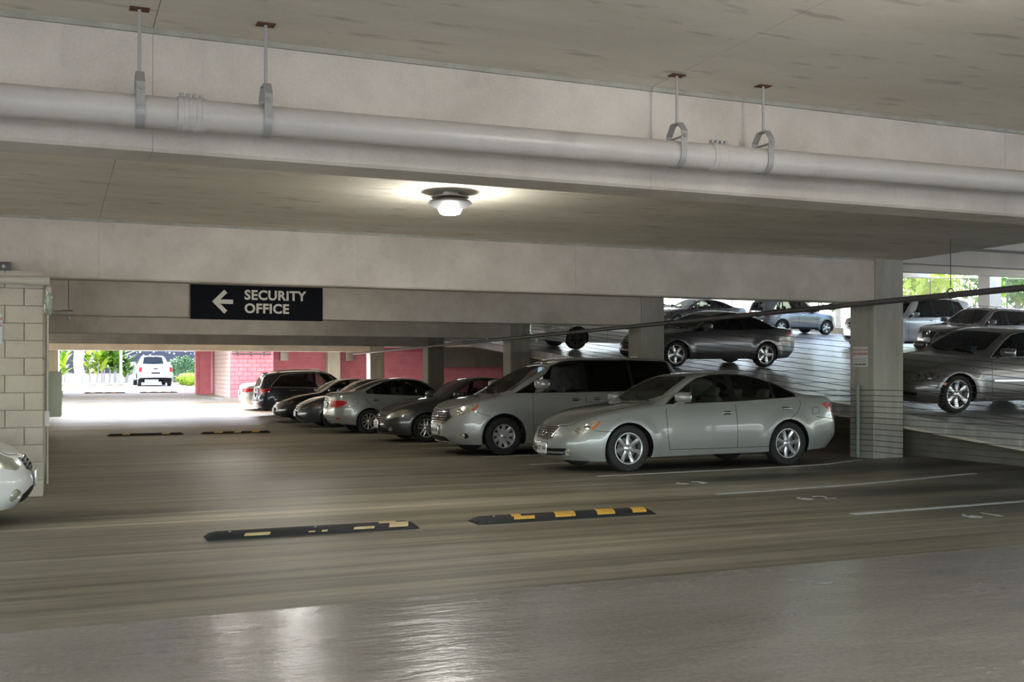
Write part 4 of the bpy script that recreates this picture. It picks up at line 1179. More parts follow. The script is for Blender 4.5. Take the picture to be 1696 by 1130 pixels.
def sedan(L=4.855, W=1.82, H=1.45, wheels=(.96, 3.735), R=.334, rim=.222, wheel='seven', pt=None, coupe=False, seat='seat', plates=(), front='sedan', rear='sedan', hmat='chrome', extra=(), mmat=None, chromed=True, glass='glass', handles=True, head='headlamp'):
    k, kz = L / 4.855, H / 1.45
    W2 = W / 2
    sp = dict(L=L, W=W, H=H, wheels=list(wheels), R=R, Ra=R + .045, rim=rim, wheel=STYLE[wheel], paint=pt, seat=seat, plates=list(plates), hmat=hmat, mmat=mmat)
    sp['plan'] = [(0, 0), (.012, .26), (.06, .5), (.16, .70), (.34, .85), (.64, .945), (1.05 * k, .985), (1.7 * k, 1), (L - 1.9 * k, 1), (L - 1.1 * k, .985), (L - .55, .94), (L - .25, .84), (L - .09, .64), (L - .02, .34), (L, 0)]
    sp['zb'] = [(0, .17), (.5, .16), (1.0, .19), (L / 2, .21), (L - 1.0, .22), (L - .4, .24), (L, .27)]
    sp['zs'] = sc([(0, .655), (.12, .675), (.35, .735), (.7, .825), (1.1, .885), (1.5, .92), (2.2, .95), (3.3, .985), (4.0, 1.02), (4.45, 1.01), (4.75, .98), (4.855, .96)], k, kz)
    zr = [(0, .66), (.06, .69), (.2, .745), (.5, .835), (.9, .92), (1.2, .965), (1.42, .995), (1.62, 1.10), (1.9, 1.265), (2.15, 1.385), (2.4, 1.432), (2.7, 1.45), (3.0, 1.432), (3.3, 1.375), (3.6, 1.275), (3.9, 1.165), (4.1, 1.11), (4.3, 1.09), (4.6, 1.075), (4.72, 1.05), (4.8, 1.0), (4.855, .965)]
    if coupe: zr = [(0, .66), (.06, .69), (.2, .74), (.5, .82), (.9, .90), (1.2, .945), (1.45, .98), (1.65, 1.08), (1.95, 1.25), (2.25, 1.375), (2.5, 1.43), (2.75, 1.45), (3.0, 1.43), (3.35, 1.355), (3.7, 1.23), (4.0, 1.11), (4.2, 1.06), (4.45, 1.04), (4.65, 1.02), (4.75, .99), (4.82, .95), (4.855, .93)]
    sp['zr'] = sc(zr, k, kz)
    sp['sf'] = [(0, .13), (.15, .05), (.3, .01), (.45, 0), (.6, .015), (.8, .06), (1, .13)]
    sp['sr'] = [(0, .16), (.15, .06), (.3, 0), (.5, 0), (.7, .025), (.85, .04), (1, .05)]
    sp['g'] = [(0, .945), (.12, .972), (.3, .995), (.5, 1.0), (.7, .99), (.85, .972), (1, .935)]
    z = lambda v: v * kz
    d = lambda v: v * k
    regs = []
    # side glass: front door, rear door, quarter, pillar trims
    if coupe:
        fw = [(d(1.62), z(.965)), (d(1.72), z(1.05)), (d(2.0), z(1.215)), (d(2.25), z(1.335)), (d(2.5), z(1.385)), (d(2.95), z(1.385)), (d(2.95), z(.995))]
        qw = [(d(3.03), z(1.0)), (d(3.03), z(1.382)), (d(3.3), z(1.335)), (d(3.6), z(1.235)), (d(3.85), z(1.12)), (d(3.92), z(1.06)), (d(3.8), z(1.03))]
        full = [(d(1.56), z(.95)), (d(1.68), z(1.045)), (d(1.98), z(1.225)), (d(2.24), z(1.348)), (d(2.5), z(1.40)), (d(3.03), z(1.397)), (d(3.3), z(1.35)), (d(3.62), z(1.245)), (d(3.9), z(1.12)), (d(3.97), z(1.05)), (d(3.82), z(1.015)), (d(2.95), z(.98))]
        regs += [('w1', 'side', fw, glass, 'front_window'), ('w2', 'side', qw, glass, 'quarter_window'), ('wt', 'side', full, 'trim', 'window_surround')]
    else:
        fw = [(d(1.64), z(.965)), (d(1.73), z(1.045)), (d(2.0), z(1.21)), (d(2.22), z(1.325)), (d(2.45), z(1.375)), (d(2.68), z(1.388)), (d(2.68), z(.993))]
        rw = [(d(2.80), z(.998)), (d(2.80), z(1.388)), (d(3.05), z(1.375)), (d(3.3), z(1.325)), (d(3.44), z(1.282)), (d(3.44), z(1.022))]
        qw = [(d(3.49), z(1.025)), (d(3.49), z(1.262)), (d(3.66), z(1.195)), (d(3.84), z(1.09)), (d(3.80), z(1.045))]
        full = [(d(1.57), z(.95)), (d(1.69), z(1.04)), (d(1.98), z(1.222)), (d(2.21), z(1.34)), (d(2.45), z(1.39)), (d(2.72), z(1.402)), (d(3.06), z(1.39)), (d(3.32), z(1.338)), (d(3.68), z(1.205)), (d(3.89), z(1.09)), (d(3.86), z(1.035)), (d(3.3), z(1.003)), (d(2.7), z(.978))]
        regs += [('w1', 'side', fw, glass, 'front_window'), ('w2', 'side', rw, glass, 'rear_window'), ('w3', 'side', qw, glass, 'quarter_window'), ('wt', 'side', full, 'trim', 'window_surround')]
    kw = W2 / .91
    regs += [('ws', 'top', [(d(1.44), -.01), (d(1.46), .3 * kw), (d(1.54), .52 * kw), (d(1.63), .64 * kw), (d(1.9), .585 * kw), (d(2.12), .54 * kw), (d(2.13), -.01)], glass, 'windshield')]
    rw0, rw1 = (3.22, 3.98) if not coupe else (3.32, 4.1)
    regs += [('rg', 'top', [(d(rw0), -.01), (d(rw0), .44 * kw), (d(rw0 + .4), .50 * kw), (d(rw1 - .1), .57 * kw), (d(rw1), .45 * kw), (d(rw1 + .02), -.01)], glass, 'rear_glass')]
    if front == 'lexus':
        regs += [('hl', 'F', [(.50, .53), (.74, .545), (.90, .585), (1.00, .645), (1.08, .735), (.98, .742), (.84, .70), (.66, .625)], 'headlamp', 'headlight'),
                 ('gr', 'F', [(-.02, .645), (.33, .645), (.305, .58), (.24, .475), (-.02, .47)], 'trim', 'grille'),
                 ('li', 'F', [(-.02, .335), (.22, .335), (.58, .345), (.60, .27), (.40, .235), (-.02, .225)], 'trim', 'lower_intake')]
    elif front == 'mercedes':
        regs += [('hl', 'F', [(.42, .54), (.54, .51), (.80, .53), (1.0, .60), (.98, .69), (.80, .72), (.56, .67), (.44, .60)], 'headlampd', 'headlight'),
                 ('gr', 'F', [(-.02, .645), (.31, .63), (.34, .55), (.24, .46), (-.02, .45)], 'trim', 'grille'),
                 ('li', 'F', [(-.02, .34), (.66, .34), (.62, .24), (-.02, .22)], 'trim', 'lower_intake')]
    else:
        regs += [('hl', 'F', [(.42, .56), (.58, .53), (.84, .58), (1.04, .70), (1.02, .745), (.84, .73), (.6, .665), (.44, .62)], head, 'headlight'),
                 ('gr', 'F', [(-.02, .62), (.38, .625), (.36, .56), (.28, .51), (-.02, .50)], 'trim', 'grille'),
                 ('li', 'F', [(-.02, .36), (.34, .36), (.5, .30), (.48, .22), (-.02, .21)], 'trim', 'lower_intake')]
    if rear == 'lexus':
        regs += [('tl', 'R', [(.50, .82), (.74, .765), (.92, .80), (1.10, .935), (1.02, .95), (.66, .93), (.54, .90)], 'redlens', 'taillight')]
    elif rear == 'corolla':
        regs += [('tl', 'R', [(.36, .80), (.40, .70), (.72, .695), (.84, .73), (1.04, .84), (.80, .868), (.40, .866)], 'redlens', 'taillight')]
    else:
        regs += [('tl', 'R', [(.44, .76), (.74, .74), (1.0, .80), (1.18, .90), (.86, .92), (.46, .90)], 'redlens', 'taillight')]
    sp['regions'] = regs
    rb = []
    fd = [(d(1.60), z(.94)), (d(1.55), z(.85)), (d(1.56), z(.5)), (d(1.60), z(.30))]
    bd = [(d(2.735), z(.985)), (d(2.745), z(.6)), (d(2.75), z(.30))]
    rd = [(d(3.90), z(1.04)), (d(3.93), z(.95)), (d(3.86), z(.82)), (d(3.55), z(.62)), (d(3.38), z(.42)), (d(3.30), z(.30))]
    sill = [(d(1.60), z(.30)), (d(2.4), z(.295)), (d(3.30), z(.30))]
    if coupe:
        bd = [(d(3.02), z(.99)), (d(3.03), z(.6)), (d(2.95), z(.30))]; rd = None; sill = [(d(1.60), z(.30)), (d(2.95), z(.30))]
    for q in [fd, bd, rd, sill]:
        if q: rb.append(('door_seam', 'side', q, .008, .0012, 'trim', True, False))
    if chromed: rb.append(('window_molding', 'side', full, .014, .006, 'chrome', True, True))
    rb.append(('fuel_door_seam', 'side', [(d(4.13), z(.78)), (d(4.27), z(.78)), (d(4.29), z(.88)), (d(4.15), z(.88))], .008, .001, 'trim', True, True))
    rb.append(('rocker_molding', 'side', [(d(1.45), z(.24)), (d(3.3), z(.25))], .05, .014, None, True, False))
    rb.append(('bumper_seam', 'R', [(0.02, .66), (.5, .655), (.9, .70), (1.25, .73)], .009, .001, 'trim', True, False))
    rb.append(('hood_seam', 'top', [(.13, .30), (.22, .52 * kw), (.5, .68 * kw), (1.0 * k, .73 * kw), (1.42 * k, .74 * kw)], .010, .001, 'trim', True, False))
    if front in ('lexus',):
        rb += [('amber_marker', 'F', [(.935, .615), (1.00, .665), (1.055, .722)], .035, .003, 'amber', True, False),
               ('grille_surround', 'F', [(-.33, .648), (0, .648), (.33, .648), (.305, .58), (.24, .472), (0, .465), (-.24, .472), (-.305, .58)], .02, .014, 'chrome', False, True),
               ('bumper_molding', 'F', [(-.52, .285), (0, .275), (.52, .285)], .022, .016, None, False, False),
               ('hood_front_seam', 'F', [(-.50, .652), (0, .656), (.50, .652)], .008, .001, 'trim', False, False),
               ('bumper_seam', 'F', [(.98, .60), (1.08, .585), (1.25, .58)], .008, .001, 'trim', True, False)]
    elif front == 'mercedes':
        rb += [('side_marker', 'F', [(1.08, .505), (1.20, .51)], .045, .004, 'amber', True, False),
               ('grille_surround', 'F', [(-.31, .635), (0, .65), (.31, .635), (.34, .55), (.24, .458), (0, .448), (-.24, .458), (-.34, .55)], .024, .016, 'chrome', False, True),
               ('side_molding', 'side', [(d(1.60), z(.56)), (d(3.3), z(.57))], .035, .012, 'chrome', True, False)]
    else:
        rb += [('amber_marker', 'F', [(.92, .65), (.99, .69), (1.03, .72)], .03, .003, 'amber', True, False),
               ('grille_surround', 'F', [(-.38, .627), (0, .623), (.38, .627), (.36, .56), (.28, .508), (0, .498), (-.28, .508), (-.36, .56)], .018, .012, 'chrome', False, True)]
    if rear == 'corolla':
        rb += [('trunk_molding', 'R', [(-.36, .82), (0, .825), (.36, .82)], .035, .012, 'chrome', False, False), ('reflector', 'R', [(.62, .40), (.74, .40)], .03, .004, 'redlens', True, False)]
    sp['ribbons'] = rb
    sp['handles'] = [(d(2.58), z(.82)), (d(3.62), z(.865))] if not coupe else [(d(2.86), z(.82))]
    if not handles: sp['handles'] = []
    sp['mirror'] = (d(1.74), z(.955))
    sp['cabin'] = (d(1.5), d(3.9), .42); sp['zbelt'] = z(.95)
    sp['seats'] = [d(2.28)]; sp['bench'] = [d(3.2)]
    sp['extra'] = list(extra) + [wipers(d(1.45), d(1.5))]
    return sp

def tall(L=4.85, W=1.92, H=1.73, wheels=(.95, 3.74), R=.37, rim=.235, wheel='five', pt=None, kind='suv', seat='seatd', plates=(), extra=(), front='suv', rearg='privacy', mmat=None, hmat='chrome', nose=.86, head='headlamp'):
    """crossovers and the minivan: short hood, long roof, upright tail"""
    k = L / 4.85; W2 = W / 2; d = lambda v: v * k
    sp = dict(L=L, W=W, H=H, wheels=list(wheels), R=R, Ra=R + (.075 if kind == 'van' else .06), rim=rim, wheel=STYLE[wheel], paint=pt, seat=seat, plates=list(plates), mmat=mmat, hmat=hmat)
    sp['plan'] = [(0, 0), (.012, .26), (.06, .5), (.16, .70), (.34, .85), (.62, .94), (1.05, .98), (1.7, 1), (L - 1.9, 1), (L - 1.0, .985), (L - .5, .95), (L - .2, .87), (L - .07, .70), (L - .015, .40), (L, 0)]
    b = .20 if kind == 'van' else .24
    sp['zb'] = [(0, b), (.6, b), (L / 2, b + .02), (L - .6, b + .05), (L, b + .10)]
    n_ = nose
    if kind == 'van':
        sp['zs'] = [(0, n_), (.1, n_ + .03), (.35, n_ + .09), (.7, n_ + .16), (1.1, n_ + .225), (1.7, n_ + .265), (2.6, n_ + .28), (3.9, n_ + .29), (L - .25, n_ + .28), (L, n_ + .22)]
        zr = [(0, n_ + .005), (.06, n_ + .05), (.2, n_ + .11), (.5, n_ + .185), (.85, n_ + .24), (1.02, n_ + .27), (1.2, n_ + .36), (1.6, n_ + .59), (1.95, n_ + .775), (2.2, n_ + .865), (2.5, H - .02), (3.0, H), (4.0, H), (4.5, H - .015), (4.78, H - .06), (4.92, H - .30), (5.02, H - .55), (5.07, n_ + .25), (5.1, n_ + .225)]
        zr = [(x / 5.1 * L, v) for x, v in zr]
    else:
        sp['zs'] = [(0, n_), (.1, n_ + .02), (.35, n_ + .07), (.7, n_ + .13), (1.1, n_ + .165), (1.7, n_ + .185), (2.6, n_ + .21), (3.9, n_ + .25), (L - .3, n_ + .25), (L, n_ + .23)]
        zr = [(0, n_ + .005), (.06, n_ + .04), (.2, n_ + .085), (.6, n_ + .155), (1.1, n_ + .20), (1.35, n_ + .23), (1.55, n_ + .33), (1.85, H - .27), (2.15, H - .08), (2.45, H - .015), (2.85, H), (3.5, H - .02), (4.1, H - .06), (4.45, H - .12), (4.58, H - .20), (4.70, H - .37), (4.80, n_ + .27), (4.85, n_ + .235)]
        zr = [(d(x) if x > 1 else x, v) for x, v in zr]
    sp['zr'] = zr
    sp['sf'] = [(0, .14), (.12, .06), (.25, .01), (.45, 0), (.65, .02), (.85, .05), (1, .09)]
    sp['sr'] = [(0, .12), (.15, .03), (.3, 0), (.45, .01), (.6, .05), (1, .07)]
    sp['g'] = [(0, .95), (.12, .975), (.3, .995), (.5, 1.0), (.7, .992), (.85, .98), (1, .95)]
    sp['tum'] = .24 if kind == 'van' else .30
    regs = []
    kw = W2 / .96
    if kind == 'van':
        q = L / 5.1
        v = lambda x: x * q
        B = n_ + .30
        T = H - .085
        tri = [(v(1.32), B + .005), (v(1.60), B + .165), (v(1.62), B + .01)]
        fw = [(v(1.67), B + .012), (v(1.67), B + .205), (v(1.9), B + .33), (v(2.15), T - .045), (v(2.45), T - .012), (v(2.60), T - .005), (v(2.60), B + .02)]
        mw = [(v(2.76), B + .022), (v(2.76), T), (v(3.68), T + .005), (v(3.72), B + .03)]
        qw = [(v(3.78), B + .03), (v(3.74), T + .004), (v(4.60), T - .02), (v(4.78), B + .06), (v(4.72), B + .035)]
        full = [(v(1.24), B - .01), (v(1.60), B + .185), (v(1.9), B + .35), (v(2.15), T - .025), (v(2.45), T + .010), (v(2.7), T + .018), (v(3.7), T + .022), (v(4.64), T), (v(4.84), B + .05), (v(4.74), B + .015), (v(2.7), B)]
        regs += [('w0', 'side', tri, 'glass', 'vent_window'), ('w1', 'side', fw, 'glass', 'front_window'), ('w2', 'side', mw, rearg, 'sliding_door_window'), ('w3', 'side', qw, rearg, 'quarter_window'), ('wt', 'side', full, 'trim', 'window_surround'),
                 ('ws', 'top', [(v(1.03), -.01), (v(1.06), .35 * kw), (v(1.14), .60 * kw), (v(1.24), .735 * kw), (v(1.6), .70 * kw), (v(1.95), .645 * kw), (v(2.04), .58 * kw), (v(2.06), -.01)], 'glass', 'windshield'),
                 ('rg', 'top', [(v(4.84), -.01), (v(4.84), .45 * kw), (v(4.99), .52 * kw), (v(5.0), -.01)], rearg, 'rear_glass')]
        regs += [('hl', 'F', [(.50, .785), (.62, .70), (.86, .755), (1.05, .86), (1.14, .945), (.96, .93), (.56, .895)], 'headlamp', 'headlight'),
                 ('gr', 'F', [(-.02, .86), (.46, .85), (.47, .78), (.58, .70), (.42, .60), (-.02, .585)], 'trim', 'grille'),
                 ('li', 'F', [(-.02, .36), (.36, .345), (.46, .26), (-.02, .235)], 'trim', 'lower_intake'),
                 ('fg', 'F', [(.80, .33), (.86, .425), (.93, .40), (.95, .345), (.88, .315)], 'trim', 'fog_recess_shade')]  # last region: black crescent painted in for the shade of the fog lamp recess
    else:
        B = n_ + .235
        T = H - .105
        fw = [(d(1.66), B - .01), (d(1.78), B + .10), (d(2.02), B + .26), (d(2.22), T - .05), (d(2.5), T), (d(2.68), T + .005), (d(2.68), B + .01)]
        mw = [(d(2.78), B + .012), (d(2.78), T + .005), (d(3.4), T - .01), (d(3.62), T - .03), (d(3.62), B + .03)]
        qw = [(d(3.69), B + .035), (d(3.69), T - .04), (d(3.95), T - .085), (d(4.25), B + .12), (d(4.32), B + .07), (d(4.25), B + .05)]
        full = [(d(1.56), B - .03), (d(1.72), B + .085), (d(2.0), B + .27), (d(2.2), T - .035), (d(2.5), T + .014), (d(2.72), T + .018), (d(3.4), T + .005), (d(3.64), T - .015), (d(3.97), T - .07), (d(4.30), B + .125), (d(4.38), B + .06), (d(4.28), B + .03), (d(2.7), B - .01)]
        regs += [('w1', 'side', fw, 'glass', 'front_window'), ('w2', 'side', mw, rearg, 'rear_door_window'), ('w3', 'side', qw, rearg, 'quarter_window'), ('wt', 'side', full, 'trim', 'window_surround'),
                 ('ws', 'top', [(d(1.38), -.01), (d(1.40), .35 * kw), (d(1.48), .56 * kw), (d(1.57), .68 * kw), (d(1.85), .63 * kw), (d(2.13), .57 * kw), (d(2.15), -.01)], 'glass', 'windshield'),
                 ('rg', 'top', [(d(4.50), -.01), (d(4.50), .42 * kw), (d(4.74), .53 * kw), (d(4.77), .40 * kw), (d(4.77), -.01)], rearg, 'rear_glass')]
        z = n_
        regs += [('hl', 'F', [(.42, z - .10), (.60, z - .15), (.86, z - .10), (1.05, z + .02), (1.02, z + .05), (.80, z + .02), (.46, z - .03)], head, 'headlight'),
                 ('gr', 'F', [(-.02, z - .05), (.36, z - .05), (.34, z - .18), (.22, z - .28), (-.02, z - .29)], 'trim', 'grille'),
                 ('li', 'F', [(-.02, .46), (.5, .46), (.44, .34), (-.02, .33)], 'trim', 'lower_intake'),
                 ('tl', 'R', [(.44, z + .08), (.46, z + .17), (.74, z + .19), (1.20, z + .21), (1.12, z + .13), (.86, z + .02), (.56, z + .02)], 'redlens', 'taillight')]
    sp['regions'] = regs
    rb = []
    if kind == 'van':
        q = L / 5.1; v = lambda x: x * q
        for pl in ([(v(1.58), B - .02), (v(1.57), .7), (v(1.60), .34)], [(v(2.68), B), (v(2.68), .6), (v(2.68), .34)], [(v(3.75), B + .02), (v(3.78), .9), (v(3.72), .6), (v(3.6), .34)], [(v(1.6), .34), (v(3.6), .34)], [(v(2.7), B - .19), (v(4.6), B - .17)]):
            rb.append(('door_seam', 'side', pl, .008, .0012, 'trim', True, False))
        rb += [('window_molding', 'side', full, .016, .006, 'chrome', True, True), ('amber_marker', 'F', [(1.00, .83), (1.06, .88), (1.115, .932)], .04, .003, 'amber', True, False),
               ('grille_surround', 'F', [(-.47, .855), (0, .865), (.47, .855), (.48, .78), (.58, .70), (.42, .595), (0, .58), (-.42, .595), (-.58, .70), (-.48, .78)], .022, .014, 'chrome', False, True),
               ('hood_seam', 'top', [(.10, .35), (.2, .6), (.5, .76), (.95, .80)], .010, .001, 'trim', True, False),
               ('fender_seam', 'F', [(1.10, .80), (1.35, .72)], .008, .001, 'trim', True, False), ('bumper_molding', 'F', [(-.45, .245), (0, .23), (.45, .245)], .022, .012, 'chrome', False, False)]
        sp['handles'] = [(v(2.46), B - .135), (v(2.92), B - .125)]
        sp['mirror'] = (v(1.68), B + .03); sp['cabin'] = (v(1.15), v(4.7), .50); sp['ms'] = 1.45; sp['zbelt'] = B - .02; sp['seats'] = [v(2.05), v(3.1)]; sp['bench'] = [v(4.0)]
        wp0 = v(1.06)
    else:
        for pl in ([(d(1.60), B - .05), (d(1.56), .7), (d(1.62), .38)], [(d(2.73), B), (d(2.74), .6), (d(2.74), .38)], [(d(3.74), B + .03), (d(3.76), .95), (d(3.5), .7), (d(3.32), .38)], [(d(1.62), .38), (d(3.32), .38)]):
            rb.append(('door_seam', 'side', pl, .012, .0012, 'trim', True, False))
        rb += [('window_molding', 'side', full, .014, .005, 'chrome', True, True), ('cladding', 'side', [(d(1.45), .30), (d(3.2), .31)], .10, .012, 'trim', True, False),
               ('grille_surround', 'F', [(-.36, n_ - .045), (-.22, n_ - .29), (0, n_ - .30), (.22, n_ - .29), (.36, n_ - .045)], .04, .014, 'chrome', False, False), ('reflector', 'R', [(.74, .46), (.82, .46)], .08, .004, 'redlens', True, False)]
        sp['handles'] = [(d(2.56), B - .12), (d(3.55), B - .10)]
        sp['mirror'] = (d(1.74), B + .0); sp['cabin'] = (d(1.4), d(4.5), .52); sp['zbelt'] = B - .03; sp['seats'] = [d(2.25)]; sp['bench'] = [d(3.2)]
        wp0 = d(1.41)
    sp['ribbons'] = rb
    sp['extra'] = list(extra) + [wipers(wp0, wp0 + .05)]
    return sp

# ================================================================== THE PARKED CARS
silver = paint('pale_silver', (.30, .312, .292), .25, .36)
vansil = paint('warm_silver', (.34, .34, .335), .3, .36)
corsil = paint('mid_silver', (.33, .345, .33), .35, .33)
dgrey = paint('dark_grey', (.065, .066, .072), .4, .3)
black = paint('black', (.008, .008, .009), .1, .25)
navy = paint('dark_blue', (.022, .028, .042), .35, .3)
white = paint('white', (.72, .72, .70), .0, .35)
charcoal = paint('charcoal', (.05, .05, .052), .45, .3)
mgrey = paint('graphite', (.13, .125, .12), .5, .3)
bgrey = paint('blue_grey', (.16, .18, .22), .5, .3)
lsil = paint('light_silver', (.55, .56, .57), .4, .32)
ngrey = paint('gun_grey', (.17, .16, .16), .5, .3)
PI = math.pi

# nose at v, heading -X: centre x = nose + L/2
def park(sp, nose_or_tail, u, lab, face='-x', ramp=False, **kw):
    x = nose_or_tail + sp['L'] / 2
    z = rz(u) if ramp else fz(u)
    rot = PI if face == '-x' else 0
    return make_car(sp, lab, (x, u, z), rot, math.atan(.087) if ramp else math.atan((fz(u + 1) - fz(u - 1)) / 2), **kw)

lex = sedan(L=4.93, pt=silver, front='lexus', rear='lexus', plates=[('F', .335, 'PZT 164')], extra=[grille_bars([.62, .585, .55, .515], .29, taper=.02, w=.012, h=.008), emblem_ring(.56, .05, 'L'), fog(.60, .29), fog(.72, .60, .035, 'projector_lamp', 'chrome'), fog(.86, .645, .04, 'projector_lamp', 'chrome'), cabin_mirror(2.0, 1.24)])
park(lex, 6.62, 14.42, 'pale silver sedan with seven-spoke wheels parked beside the pillar with the sign', hi=True)
van = tall(L=5.1, W=1.97, H=1.83, wheels=(1.0, 4.0), R=.352, rim=.218, wheel='nine', pt=vansil, kind='van', seat='seat', plates=[('F', .46, 'RKK 482')], nose=.845, extra=[grille_bars([.80, .755, .71, .665, .62], .40, taper=.0, w=.014, h=.008), emblem_ring(.72, .062, 'bar'), fog(.84, .37, .04), fog(.74, .80, .05, 'projector_lamp', 'chrome'), cabin_mirror(1.9, 1.5)], rearg='privacy')
park(van, 6.65, 19.3, 'silver minivan with tinted rear windows parked behind the silver sedan', hi=True, name='minivan')
dco = sedan(L=4.54, W=1.76, H=1.465, wheels=(.93, 3.53), R=.318, rim=.212, wheel='twin', pt=dgrey, seat='seatd', plates=[('F', .40, None)], extra=[grille_bars([.58, .545], .3, 'chrome', .008, .012), emblem_ring(.60, .045, 'ovals'), fog(.62, .30, .04)], chromed=False)
park(dco, 6.82, 23.95, 'dark grey sedan with twin-spoke alloy wheels next to the minivan', hi=True)
sco = sedan(L=4.54, W=1.76, H=1.465, wheels=(.95, 3.55), R=.318, rim=.212, wheel='ten', pt=corsil, rear='corolla', seat='seat', plates=[('R', .75, None)], extra=[emblem_ring(.90, .05, 'ovals', 'R')], chromed=False)
park(sco, 6.70, 28.5, 'silver compact sedan parked tail first with red taillights', face='+x', hi=True)
bl2 = sedan(L=4.6, W=1.8, H=1.46, wheels=(.95, 3.65), R=.33, rim=.22, wheel='five', pt=dgrey, plates=[('F', .40, None)], extra=[grille_bars([.58, .54], .32, 'chrome', .01, .02)], chromed=False, head='headlampd')
park(bl2, 6.75, 32.6, 'dark sedan with a chrome grille, right beside the silver compact tail')
bl1 = sedan(L=4.8, W=1.85, H=1.46, wheels=(.95, 3.75), R=.335, rim=.225, wheel='five', pt=black, plates=[('F', .40, None)], extra=[grille_bars([.58, .54], .32, 'chrome', .01, .02)], chromed=False, head='headlampd')
park(bl1, 6.85, 36.6, 'black sedan with its nose between the dark sedan and the suv')
suv = tall(L=4.88, W=1.93, H=1.73, wheels=(.95, 3.74), R=.375, rim=.24, pt=navy, plates=[('R', .78, None)], extra=[spoiler(4.42, 1.66, .55), emblem_ring(1.0, .06, 'ovals', 'R'), roof_rails(2.3, 4.2, .56)])
park(suv, 6.95, 41.2, 'dark blue suv parked tail first with tinted windows', face='+x', name='suv')
wh2 = sedan(L=4.6, W=1.78, H=1.46, wheels=(.95, 3.6), R=.32, rim=.21, wheel='ten', pt=lsil, plates=[('R', .72, None)])
park(wh2, 7.05, 45.3, 'pale silver car at the far end, mostly hidden by the dark blue suv', face='+x')

# car nose at the left edge
wl = sedan(L=4.5, W=1.76, H=1.45, wheels=(.93, 3.6), R=.32, rim=.215, wheel='ten', pt=white, front='sedan', plates=[('F', .43, None)], extra=[grille_bars([.60, .565, .53], .33, 'trim', .02, .02), fog(.62, .30, .05)], chromed=False)
make_car(wl, 'white car with only its nose in the picture, by the block wall', (-.16 - 2.25, 11.6, 0), 0, 0, hi=True)

# cars on the ramp
mer = sedan(L=4.85, W=1.82, H=1.46, wheels=(.84, 3.69), R=.33, rim=.242, wheel='six', pt=mgrey, front='mercedes', seat='seatd', plates=[], extra=[grille_bars([.60, .565, .53, .495], .29), emblem_ring(.55, .05, 'star'), fog(.62, .60, .045, 'projector_lamp', 'headlampd'), fog(.82, .62, .055, 'projector_lamp', 'headlampd'), cabin_mirror(2.0, 1.25), ornament(2.03, 1.20)], hmat='chrome')
park(mer, 13.45, 14.95, 'graphite sedan behind the cables with six-spoke wheels', ramp=True, hi=True)
sol = sedan(L=4.87, W=1.82, H=1.42, wheels=(.97, 3.69), R=.325, rim=.235, wheel='five', pt=charcoal, coupe=True, seat='seatd', extra=[grille_bars([.58], .33)], chromed=False, hmat=('trim'), glass='glass')
park(sol, 13.48, 24.3, 'charcoal two-door coupe on the ramp with five-spoke wheels', ramp=True, hi=True)
whs = sedan(L=4.8, W=1.8, H=1.46, wheels=(1.0, 3.75), R=.34, rim=.22, wheel='steel', pt=white, rear='sedan', chromed=False)
park(whs, 13.75, 30.6, 'white sedan on the ramp with black steel wheels', face='+x', ramp=True)
fwd = sedan(L=4.6, W=1.78, H=1.45, wheels=(.95, 3.6), R=.33, rim=.21, wheel='steel', pt=dgrey, chromed=False)
park(fwd, 13.7, 38.4, 'dark car high on the ramp with only its wheels showing', ramp=True, face='+x')
hrv = tall(L=4.45, W=1.8, H=1.66, wheels=(.85, 3.46), R=.34, rim=.22, wheel='five', pt=bgrey, plates=[('R', .8, None)], extra=[antenna_fin(3.9), roof_rails(2.0, 3.7, .5)], nose=.82, rearg='glass')
park(hrv, 30.5, 42.6, 'blue-grey crossover on the ramp showing its red taillight', face='+x', ramp=True, name='suv')
mur = tall(L=4.75, W=1.88, H=1.70, wheels=(.95, 3.75), R=.36, rim=.23, wheel='five', pt=ngrey, plates=[('F', .56, None)], extra=[emblem_ring(.80, .06, 'bar'), roof_rails(2.2, 4.1, .55)], nose=.88, rearg='glass', head='headlampd')
park(mur, 26.75, 27.7, 'grey crossover on the ramp with a chrome v-shaped grille', ramp=True, name='suv')
ava = tall(L=5.3, W=2.0, H=2.0, wheels=(1.0, 4.2), R=.39, rim=.24, wheel='five', pt=lsil, extra=[roof_rails(2.3, 4.5, .6), grille_bars([.85, .75], .34, 'chrome', .02, .05)], nose=1.0, rearg='glass')
park(ava, 26.95, 31.6, 'big light silver suv with a roof rack behind the sign pillar', ramp=True, name='suv')
lin = sedan(L=5.4, W=1.95, H=1.5, wheels=(1.05, 4.0), R=.34, rim=.22, wheel='ten', pt=charcoal, plates=[], seat='seat')
park(lin, 27.2, 46.6, 'long dark sedan with chrome window trim high on the ramp', ramp=True)
oth = sedan(L=4.8, W=1.85, H=1.46, wheels=(.95, 3.75), R=.335, rim=.22, wheel='five', pt=lsil, plates=[])
park(oth, 26.4, 51.0, 'light sedan farthest up the ramp behind the long dark sedan', ramp=True)

